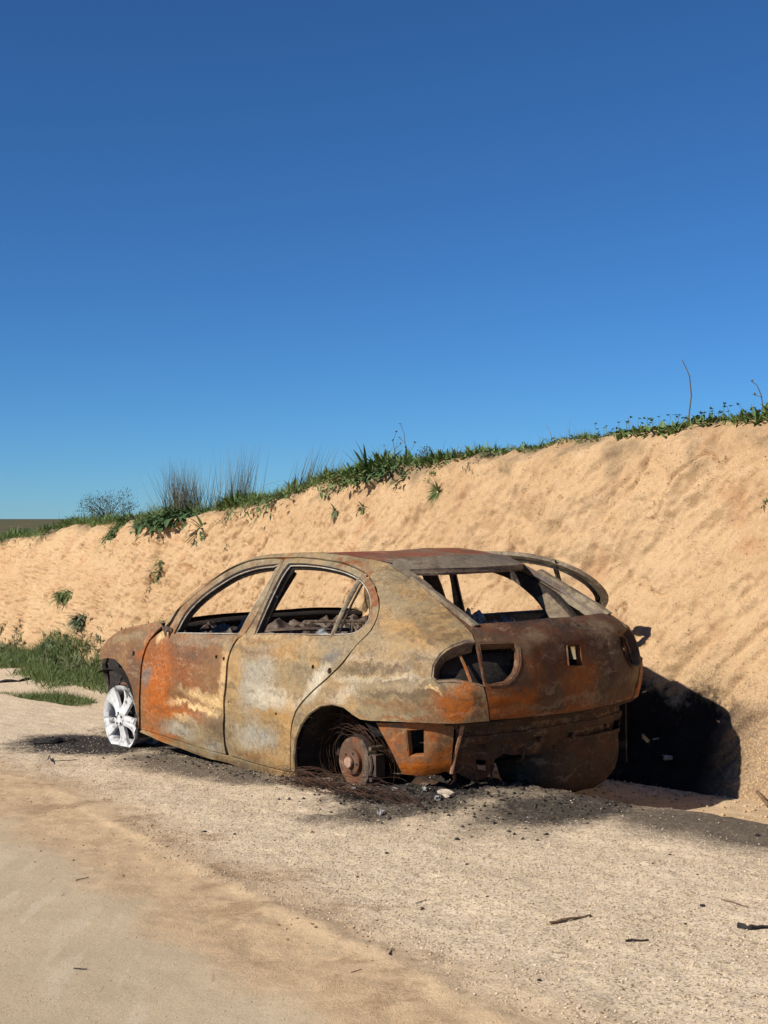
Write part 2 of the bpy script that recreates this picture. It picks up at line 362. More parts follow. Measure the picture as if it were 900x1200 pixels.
def gz(l, a, fine=True):
    l = np.asarray(l, float); a = np.asarray(a, float)
    z = base_z(a)
    near = 1/(1+np.exp((np.abs(a)-9)/1.0))
    edge = .62+.10*fbm(a*1.3, a*0, 3, 4)+.35*np.clip(a-.5, 0, 4)/4
    t = np.clip((l-edge)/.34, 0, 1); t = t*t*(3-2*t)
    z = z-.20*t*(.35+.65*np.clip(1-(a-4)/6, 0, 1))
    # raised lip beside the wheel track, shallow rut and smooth track bed
    lt_ = l; l = l-.2*np.clip(a, -4.5, 1.5)-.12
    lc = -1.47-.05*np.sin(a*.9)+.10*fbm(a*.8, a*0+3, 3, 9)
    z = z+.010*np.exp(-((l-lc)/.05)**2)*(.5+.9*fbm(a*2.3, l*2, 3, 12))
    z = z-.010*np.exp(-((l+1.72)/.16)**2)-.014/(1+np.exp(np.clip((l+1.85)/.08, -50, 50)))
    z = z+.02*np.exp(-((l+3.1)/.3)**2)
    rough = .25+.75/(1+np.exp(np.clip(-(l+1.8)/.10, -50, 50))); l = lt_
    if fine:
        z = z+.020*fbm(l*.9, a*.9, 3, 2)+.010*rough*fbm(l*5, a*5, 4, 5)+.0045*rough*fbm(l*22, a*22, 3, 6)
        z = z+.012*np.exp(-(((l-.3)/.9)**2+((a+.55)/.45)**2))*(.5+fbm(l*14, a*14, 3, 8)*2.2)   # heaped ash behind the car
    return z
def gzs(l, a): return float(gz(np.array([l]), np.array([a]))[0])
def lf(a): return nlerp(LF, a)
def geo(start, step, end, k):
    out = [start]; s = step
    while out[-1] < end: out.append(out[-1]+s); s *= k
    return out

# ---- ground material, all by position on the ground
def soilmat(name, bank=False):
    nb = NB(name); p = nb.pos()
    q = nb.vmath('SUBTRACT', p, (B0[0], B0[1], 0.0))
    l = nb.vmath('DOT_PRODUCT', q, (RT[0], RT[1], 0)); a = nb.vmath('DOT_PRODUCT', q, (HD[0], HD[1], 0))
    wob = nb.math('SUBTRACT', nb.noise(p, 2.2, 4, .6), .5); l0 = l; ac = nb.math('MINIMUM', nb.math('MAXIMUM', a, -4.5), 1.5); l = nb.math('SUBTRACT', nb.math('SUBTRACT', l0, nb.math('MULTIPLY', ac, .2)), .12); lw = nb.math('ADD', l, nb.math('MULTIPLY', wob, .45))
    n1 = nb.noise(p, 1.3, 5, .6); n2 = nb.noise(p, 9, 5, .65); n3 = nb.noise(p, 70, 4, .7); n4 = nb.noise(p, 260, 2, .6)
    grav = nb.mix(nb.ramp(n1, .35, .65), (.72, .56, .345), (.65, .495, .29))
    grav = nb.mix(nb.math('MULTIPLY', nb.ramp(n2, .5, .72), .5), grav, (.45, .32, .20))
    cell = nb.vor(p, 120, 'F1', 1)
    sep = nb.n('ShaderNodeSeparateColor'); nb.lk(cell, sep.inputs[0])
    grav = nb.mix(nb.ramp(sep.outputs[0], .0, 1.0, 0, .75, False), grav, (.82, .68, .52))
    grav = nb.mix(nb.ramp(sep.outputs[1], .66, 1.0, 0, .75, False), grav, (.19, .135, .085))
    lip = nb.mix(nb.ramp(n2, .4, .6), (.58, .41, .24), (.50, .35, .20))
    road = nb.mix(nb.ramp(nb.noise(nb.mapping(p, (1, 1, 1)), 3.0, 5, .6), .35, .65), (.49, .385, .245), (.55, .43, .28))
    road = nb.mix(nb.math('MULTIPLY', nb.ramp(n3, .58, .70), .5), road, (.24, .18, .11))
    road = nb.mix(nb.math('MULTIPLY', nb.ramp(nb.noise(p, 34, 4, .6), .60, .72), .45), road, (.52, .44, .33))
    c = nb.mix(nb.ramp(lw, -1.55, -1.05), lip, grav)
    c = nb.mix(nb.math('MULTIPLY', nb.ramp(l, -1.545, -1.50), nb.math('MULTIPLY', nb.ramp(l, -1.40, -1.45), nb.ramp(n2, .36, .58, .1, .8))), c, (.64, .46, .27))
    c = nb.mix(nb.ramp(lw, -1.78, -1.98), c, road)
    c = nb.mix(nb.ramp(lw, -2.75, -2.95), c, grav)
    scr = nb.noise(nb.mapping(p, (34, 4.5, 1), (0, 0, R(-38))), 1.0, 3, .6)
    c = nb.mix(nb.math('MULTIPLY', nb.math('MULTIPLY', nb.ramp(scr, .66, .74), nb.ramp(lw, -1.7, -2.0)), .8), c, (.23, .165, .10))
    brn = nb.math('MULTIPLY', nb.ramp(nb.noise(p, 2.6, 5, .7), .53, .63), nb.math('MULTIPLY', nb.ramp(l, -1.95, -1.6), nb.ramp(l, -.9, -1.2)))
    c = nb.mix(nb.math('MULTIPLY', brn, .6), c, (.30, .19, .10))
    stk = nb.noise(nb.mapping(p, (11, 1.6, 1), (0, 0, R(-52))), 1.0, 3, .5)
    c = nb.mix(nb.math('MULTIPLY', nb.math('MULTIPLY', nb.ramp(stk, .54, .62), nb.ramp(lw, -1.9, -2.1)), .35), c, (.66, .54, .38))
    tone = nb.ramp(nb.noise(nb.mapping(p, (2.2, .8, 1), (0, 0, R(-40))), 1.0, 5, .6), .35, .65)
    c = nb.mix(nb.math('MULTIPLY', tone, .22), c, nb.mix(nb.ramp(lw, -1.8, -2.0), c, (.40, .29, .165)))
    l = l0; lroad = lw; lw = nb.math('ADD', l0, nb.math('MULTIPLY', wob, .45))
    # ash and char
    n5 = nb.math('ADD', nb.math('MULTIPLY', nb.math('SUBTRACT', nb.noise(p, 3.5, 6, .7), .5), 1.3), nb.math('MULTIPLY', nb.math('SUBTRACT', n3, .5), .7))
    def ell(cl, ca, rl, ra):
        x = nb.math('DIVIDE', nb.math('SUBTRACT', l, cl), rl); y = nb.math('DIVIDE', nb.math('SUBTRACT', a, ca), ra)
        r = nb.math('POWER', nb.math('ADD', nb.math('MULTIPLY', x, x), nb.math('MULTIPLY', y, y)), .5)
        return nb.math('ADD', r, n5)
    d = nb.math('MAXIMUM', nb.ramp(ell(.70, 1.2, .86, 2.15), 1.12, .78), nb.ramp(ell(.28, -.35, .62, .42), 1.25, .75))
    d = nb.math('MAXIMUM', d, nb.ramp(ell(-.15, 2.7, .42, .65), 1.2, .7))
    d = nb.math('MAXIMUM', d, nb.math('MULTIPLY', nb.ramp(ell(-.15, 1.2, .34, 1.0), 1.2, .6), .8))
    d = nb.math('MAXIMUM', d, nb.math('MULTIPLY', nb.ramp(ell(.75, -.70, .80, .42), 1.35, .45), .78))
    d = nb.math('MAXIMUM', d, nb.math('MULTIPLY', nb.ramp(ell(-.12, -.62, .62, .30), 1.35, .5), .9))
    d = nb.math('MAXIMUM', d, nb.math('MULTIPLY', nb.ramp(ell(.38, -1.20, .62, .34), 1.5, .5), .95))
    d = nb.math('MAXIMUM', d, nb.math('MULTIPLY', nb.ramp(ell(.50, -2.0, .34, 1.0), 1.5, .4), .85))
    ash = nb.mix(nb.ramp(n3, .45, .6), (.018, .015, .013), (.085, .072, .06))
    ash = nb.mix(nb.math('MULTIPLY', nb.ramp(nb.noise(p, 16, 4, .6), .58, .7), .5), ash, (.20, .175, .15))
    dsp = nb.math('MULTIPLY', nb.ramp(ell(.5, .2, 1.3, 2.8), 1.6, .4), .20)
    c = nb.mix(nb.math('MULTIPLY', dsp, nb.ramp(n3, .40, .62)), c, (.17, .125, .09))
    c = nb.mix(d, c, ash)
    # smooth pale sand in the gutter between shoulder and bank, behind the car
    g = nb.math('MULTIPLY', nb.ramp(lw, .98, 1.06), nb.ramp(nb.math('ADD', a, nb.math('MULTIPLY', wob, .5)), -.50, -.62))
    c = nb.mix(g, c, nb.mix(nb.ramp(n2, .4, .7), (.60, .45, .28), (.50, .36, .21)))
    if bank:
        z = nb.n('ShaderNodeSeparateXYZ'); nb.lk(p, z.inputs[0]); zz = z.outputs[2]
        s = nb.mix(nb.ramp(n1, .38, .62), (.555, .377, .208), (.50, .325, .172))
        s = nb.mix(nb.math('MULTIPLY', nb.ramp(n2, .5, .72), .45), s, (.62, .435, .265))
        s = nb.mix(nb.math('MULTIPLY', nb.ramp(nb.noise(p, 1.9, 4, .6, .5), .54, .68), .55), s, (.46, .25, .125))
        s = nb.mix(nb.math('MULTIPLY', nb.ramp(n3, .56, .70), .45), s, (.36, .23, .13))
        s = nb.mix(nb.math('MULTIPLY', nb.ramp(n4, .60, .72), .35), s, (.68, .54, .38))
        cr = nb.math('ABSOLUTE', nb.math('SUBTRACT', nb.noise(p, 2.4, 4, .55, .8), .5))
        s = nb.mix(nb.math('MULTIPLY', nb.ramp(cr, .010, .0), .25), s, (.25, .16, .09))
        # sooty near-black on the bank foot, its colour deepening the car's shadow, grey debris low on the right
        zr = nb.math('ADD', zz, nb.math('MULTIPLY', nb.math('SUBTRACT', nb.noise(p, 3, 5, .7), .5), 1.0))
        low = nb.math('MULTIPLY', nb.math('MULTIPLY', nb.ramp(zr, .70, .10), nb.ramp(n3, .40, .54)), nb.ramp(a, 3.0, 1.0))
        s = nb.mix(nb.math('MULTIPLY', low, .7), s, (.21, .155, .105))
        soot_shade = nb.math('MULTIPLY', nb.ramp(zr, .40, .22), nb.math('MULTIPLY', nb.ramp(a, -1.10, -.62), nb.ramp(a, 5.0, 3.2)))
        s = nb.mix(nb.math('MULTIPLY', soot_shade, .96), s, (.012, .010, .009))
        uu = nb.noise(nb.mapping(p, (7, 7, 3.2), (0, R(30), 0)), 1.0, 5, .7, .6)
        s = nb.mix(nb.math('MULTIPLY', nb.ramp(uu, .60, .70), .5), s, (.33, .205, .105))
        top = nb.n('ShaderNodeAttribute', attribute_name='crest'); 
        s = nb.mix(nb.math('MULTIPLY', nb.ramp(nb.math('ADD', top.outputs[2], nb.math('MULTIPLY', wob, .9)), .92, 1.12), .8), s, (.20, .145, .085))
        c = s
    h = nb.math('ADD', nb.math('MULTIPLY', nb.noise(p, 45, 5, .7), 1.0), nb.math('MULTIPLY', n4, .45))
    if bank: h = nb.math('ADD', nb.math('ADD', h, nb.math('MULTIPLY', nb.noise(p, 14, 4, .6), 1.3)), nb.math('MULTIPLY', nb.noise(p, 110, 3, .7), 1.0))
    else:
        h = nb.math('MULTIPLY', h, nb.ramp(lroad, -2.0, -1.7, .35, 1.0))
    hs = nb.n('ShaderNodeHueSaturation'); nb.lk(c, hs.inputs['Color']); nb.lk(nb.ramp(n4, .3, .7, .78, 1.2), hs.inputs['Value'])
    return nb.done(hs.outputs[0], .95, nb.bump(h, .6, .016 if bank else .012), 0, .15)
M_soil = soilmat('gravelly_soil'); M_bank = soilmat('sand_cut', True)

def sheet(name, ls, as_, zf, mat, kind='structure', attr=None):
    Lg, Ag = np.meshgrid(ls, as_, indexing='ij'); Z = zf(Lg, Ag)
    X = B0[0]+Lg*RT[0]+Ag*HD[0]; Y = B0[1]+Lg*RT[1]+Ag*HD[1]
    return gridmesh(name, X, Y, Z, mat, kind)
def gridmesh(name, X, Y, Z, mat, kind='structure', flip=False, attr=None):
    n, m = X.shape; co = np.stack([X, Y, Z], -1).reshape(-1, 3)
    i = np.arange(n*m).reshape(n, m)
    q = np.stack([i[:-1, :-1], i[1:, :-1], i[1:, 1:], i[:-1, 1:]], -1).reshape(-1, 4)
    if flip: q = q[:, ::-1]
    me = bpy.data.meshes.new(name); me.vertices.add(n*m); me.vertices.foreach_set('co', co.ravel())
    me.loops.add(q.size); me.loops.foreach_set('vertex_index', q.ravel()); me.polygons.add(len(q))
    me.polygons.foreach_set('loop_start', np.arange(0, q.size, 4)); me.polygons.foreach_set('loop_total', np.full(len(q), 4))
    me.polygons.foreach_set('use_smooth', np.ones(len(q), bool)); me.materials.append(mat)
    if attr is not None:
        at = me.attributes.new(attr[0], 'FLOAT', 'POINT'); at.data.foreach_set('value', attr[1].ravel().astype(np.float32))
    me.update(calc_edges=True); me.validate()
    o = bpy.data.objects.new(name, me); C.objects.link(o)
    if kind: o['kind'] = kind
    return o
def sym(lo, hi, step, far, k):
    mid = list(np.arange(lo, hi, step)); r = geo(hi, step, far[1], k); l = [-v for v in geo(-lo, step, -far[0], k)][::-1]
    return np.array(l[:-1]+mid+r)
ls = np.array([v for v in sym(-2.6, 2.0, .016, (-300, 2.0), 1.10) if v <= 2.0]+[2.05, 2.2])
aa = sym(-4.6, 2.0, .018, (-120, 250), 1.022)
# the shoulder and verge are one sheet, the wheel track beside it another, edge to edge
road_l = np.array([v for v in ls if -5.2 <= v <= -1.85]); verge_l = np.array([v for v in ls if v >= -1.85]); verge_l = np.concatenate([[road_l[-1]], verge_l[verge_l > road_l[-1]]])
far_l = np.array([v for v in ls if v < -5.2]+[road_l[0]])
def gext(L, A): return gz(L, A)
def verge(L, A):     # near the bank the sheet simply follows the foot line outwards
    return gz(L, A)
Lg, Ag = np.meshgrid(verge_l, aa, indexing='ij')
ft = lf(Ag); L2 = np.where(Lg > 0.9, .9+(Lg-.9)*(ft+.25-.9)/(2.2-.9), Lg)
X, Y = xy(L2, Ag); gridmesh('ground', X, Y, gz(L2, Ag), M_soil)
sheet('dirt_road', road_l, aa, gz, M_soil)
sheet('field_far_side', far_l, aa[::2], gz, M_soil)

# ---- the cut bank
ab = np.concatenate([np.arange(-3.0, 6, .013)]); ab = np.concatenate([[-60, -40, -25, -15, -10, -7], np.arange(-5, -3, .08), ab, geo(ab[-1]+.014, .014, 45, 1.0075), [55, 70, 90, 130, 200, 320, 600, 1100, 2200]])
tt = np.linspace(0, 1, 210)
A_, T_ = np.meshgrid(ab, tt, indexing='ij')
foot = lf(A_); zc = nlerp(CREST, A_); zf_ = gz(foot, A_, False)-.03
hh = zc-zf_
prof = np.interp(T_, [0, .06, .18, .35, .6, .85, .95, 1.0], [0, .16, .30, .42, .58, .74, .86, 1.0])*.95
crn = .045*fbm(A_*1.4, A_*0, 4, 21)+.03*fbm(A_*6, A_*0+2, 3, 22)
Zb = zf_+hh*T_+crn*np.clip((T_-.75)/.25, 0, 1)
S = T_*2.1
big = .13*fbm(A_*.8+S*.35, S*.9, 3, 31)*np.clip(T_*5, 0, 1)
bulg = np.where(A_ < 2.5, .10*np.abs(fbm(A_*1.5+S*.8, S*1.6-A_*.3, 3, 33)), 0)
u_ = A_*.72-S*.69; v_ = A_*.69+S*.72     # streaks run along u (down towards the far end)
st = .085*np.abs(fbm(u_*2.0, v_*4.6, 4, 41))
st2 = .042*np.abs(fbm(u_*7, v_*14, 4, 44)); st3 = .020*fbm(u_*24, v_*40, 3, 47)
pit = np.clip((vnoise(u_*5, v_*11, 51)-.78)*9, 0, 1)*.022+np.clip((vnoise(u_*14, v_*24, 53)-.80)*9, 0, 1)*.016+np.clip((vnoise(u_*2.2, v_*8, 57)-.84)*9, 0, 1)*.05
lft = np.clip((A_-2)/5, 0, 1)
crk = np.clip(1-np.abs(fbm(u_*1.3, v_*2.6, 4, 63))/.030, 0, 1)*np.clip((vnoise(u_*1.1, v_*1.6, 66)-.50)*7, 0, 1)*.065
disp = big+bulg+st*.8+st2*(.34+.75*lft)+st3*(.6+.6*lft)-pit*(.7+1.1*lft)-crk
edge = np.clip((1-T_)/.06, 0, 1)*np.clip(T_/.04, 0.15, 1)
disp = disp*edge
Lb = foot+prof-disp+.06*fbm(A_*1.8, A_*0+7, 4, 61)*np.clip((T_-.6)/.4, 0, 1)
Zb = Zb+disp*.35
# carry the surface on over the lip as the plateau
ext = [(.10, .0), (.35, .02), (.9, .015), (2, .0), (5, -.02), (12, -.05), (30, .02), (80, -.10), (200, -.3), (500, -.2), (1200, 0), (3000, 0)]
Lx = [Lb]; Zx = [Zb]; Ax = [A_]; Tx = [T_]
for d, dz in ext:
    Lx.append(Lb[:, -1:]+d); tgt = 1.02+.0*ab[:, None]
    zz = Zb[:, -1:]+dz+(.015*fbm(ab*3, ab*0+d, 3, 70))[:, None]
    k = min(1, max(0, (d-2)/40)); hz = 1.02-.08*np.exp(-d/60)
    zz = zz*(1-k)+k*hz
    Zx.append(zz); Ax.append(ab[:, None]); Tx.append(np.full((len(ab), 1), 1.2))
Lall = np.concatenate(Lx, 1); Zall = np.concatenate(Zx, 1); Aall = np.concatenate(Ax, 1); Tall = np.concatenate(Tx, 1)
X, Y = xy(Lall, Aall)
nT = len(tt)
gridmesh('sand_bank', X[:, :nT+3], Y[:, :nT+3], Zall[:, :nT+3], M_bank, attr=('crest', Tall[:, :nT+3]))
def fieldmat():
    nb = NB('scrubby_field'); p = nb.pos(); n = nb.noise(p, .35, 6, .65); n2 = nb.noise(p, 3, 4, .6)
    c = nb.mix(nb.ramp(n, .4, .6), (.075, .085, .04), (.15, .115, .06)); c = nb.mix(nb.math('MULTIPLY', nb.ramp(n2, .5, .7), .5), c, (.05, .065, .028))
    return nb.done(c, .95, nb.bump(n2, .6, .1), 0, .1)
M_field = fieldmat()
gridmesh('field', X[:, nT+2:], Y[:, nT+2:], Zall[:, nT+2:], M_field)
# distant low hill closing the horizon
m = MB(); V = []; 
for i in range(81):
    t = -1.1+2.2*i/80; 
    for j, (r, h) in enumerate(((1500, -4.0), (1700, -1.5), (2000, -.4), (2300, -.2), (2600, -6))):
        V.append((r*math.sin(t*1.2), r*math.cos(t*1.2), h*(1+.35*noise.noise(Vector((t*5, j*.3, 2))))-.15))
m.add(V, [(i*5+j, i*5+j+1, (i+1)*5+j+1, (i+1)*5+j) for i in range(80) for j in range(4)]); tag(m.build('hill', M_field), kind='structure')

def bank_at(a, t):
    """point and row on the bank"""
    i = int(np.clip(np.searchsorted(ab, a), 1, len(ab)-1)); j = int(np.clip(t*(nT-1), 0, nT-1))
    l, z = float(Lb[i, j]), float(Zb[i, j]); x, y = xy(l, a); return Vector((float(x), float(y), z))
OUT = Vector((-RT[0], -RT[1], 0)); ALONG = Vector((HD[0], HD[1], 0))
def gpt(l, a, dz=0.0):
    x, y = xy(l, a); return Vector((float(x), float(y), gzs(l, a)+dz))
def gpix(u, v):
    """ground point a photo feature stands on (solved once, gives a plain l, a position)"""
    d = Vector(((u-450)/1600, 1, -(v-608)/1600)); t = 5.0
    for _ in range(60):
        p = d*t; q = np.array([p.x, p.y])-B0; z = float(gz(q@RT, q@HD)); t = .5*t+.5*(z-CAM_H)/d.z
    q = np.array([d.x*t, d.y*t])-B0; return float(q@RT), float(q@HD)

# ---- blades and leaves
def blade(m, p, dirv, L, w, bend, n=4, tip=.15):
    p = Vector(p); d = Vector(dirv).normalized(); side = d.cross(Vector((random.uniform(-1, 1), random.uniform(-1, 1), .2))).normalized()
    V = []; drop = Vector((0, 0, -1)); q = p.copy(); dd = d.copy()
    for i in range(n+1):
        t = i/n; ww = w*(1-t)**.7*(.6+.4*math.sin(math.pi*min(1, t+.25))) if t < 1 else w*tip*.3
        V += [q+side*ww/2, q-side*ww/2]
        dd = (dd+drop*bend/n*(1+t)).normalized(); q = q+dd*L/n
    m.add(V, [(2*i, 2*i+1, 2*i+3, 2*i+2) for i in range(n)])
def leaf(m, p, d, L, w, bend=.5):
    p = Vector(p); d = Vector(d).normalized(); side = d.cross(Vector((0, 0, 1)))
    side = side.normalized() if side.length > .01 else Vector((1, 0, 0)); up = side.cross(d)
    V = []; q = p.copy(); dd = d.copy()
    for i, ww in enumerate((.25, .85, 1.0, .7, .08)):
        V += [q+side*w/2*ww+up*w*.12*ww, q, q-side*w/2*ww+up*w*.12*ww]
        dd = (dd+Vector((0, 0, -bend/4))).normalized(); q = q+dd*L/4
    F_ = []
    for i in range(4):
        F_ += [(3*i, 3*i+1, 3*i+4, 3*i+3), (3*i+1, 3*i+2, 3*i+5, 3*i+4)]
    m.add(V, F_)
def rdir(spread, up=1.0, lean=(0, 0)):
    th = random.uniform(0, 2*math.pi); r = spread*random.random()**.6
    return Vector((r*math.cos(th)+lean[0], r*math.sin(th)+lean[1], up))
def tuft(m, p, n, L, spread, w=.004, bend=.5, rad=.04, lean=(0, 0)):
    for _ in range(n):
        o = Vector((random.gauss(0, rad), random.gauss(0, rad), 0)); blade(m, Vector(p)+o-Vector((0, 0, .01)), rdir(spread, 1, lean), L*random.uniform(.5, 1.1), w, bend*random.uniform(.4, 1.4))

# body shape tables
CAR_M = [[-0.65632, -0.75436, -0.01329], [0.75446, -0.65634, -0.00327], [-0.00626, -0.01218, 0.99991]]
CAR_ORG = (-1.1627, 9.4443, -0.209)
def spl(T,x):  # monotone-ish cubic (catmull) interpolation
    n=len(T)
    if x<=T[0][0]: return T[0][1]
    if x>=T[-1][0]: return T[-1][1]
    for i in range(n-1):
        if x<=T[i+1][0]: break
    x0,y0=T[i];x1,y1=T[i+1];h=x1-x0
    m0=(y1-T[i-1][1])/(x1-T[i-1][0]) if i>0 else (y1-y0)/h
    m1=(T[i+2][1]-y0)/(T[i+2][0]-x0) if i<n-2 else (y1-y0)/h
    t=(x-x0)/h
    return (2*t**3-3*t**2+1)*y0+(t**3-2*t**2+t)*h*m0+(-2*t**3+3*t**2)*y1+(t**3-t**2)*h*m1
AZ=[(.10,.770),(.18,.805),(.26,.835),(.38,.852),(.52,.866),(.62,.871),(.72,.870),(.80,.860),(.88,.842),(.95,.815),(1.02,.778),(1.12,.722),(1.22,.664),(1.30,.612),(1.36,.565),(1.40,.52)]
XR=[(.10,-3.05),(.20,-3.12),(.40,-3.20),(.58,-3.255),(.66,-3.28),(.78,-3.30),(.90,-3.285),(.98,-3.25),(1.03,-3.19),(1.10,-3.07),(1.20,-2.89),(1.30,-2.70),(1.36,-2.56),(1.40,-2.45)]
TX=[(-2.6,1.0),(-2.2,1.0),(-1.4,1.0),(-.4,.995),(0,.985),(.25,.96),(.45,.915),(.6,.85),(.72,.76)]
BL=.68
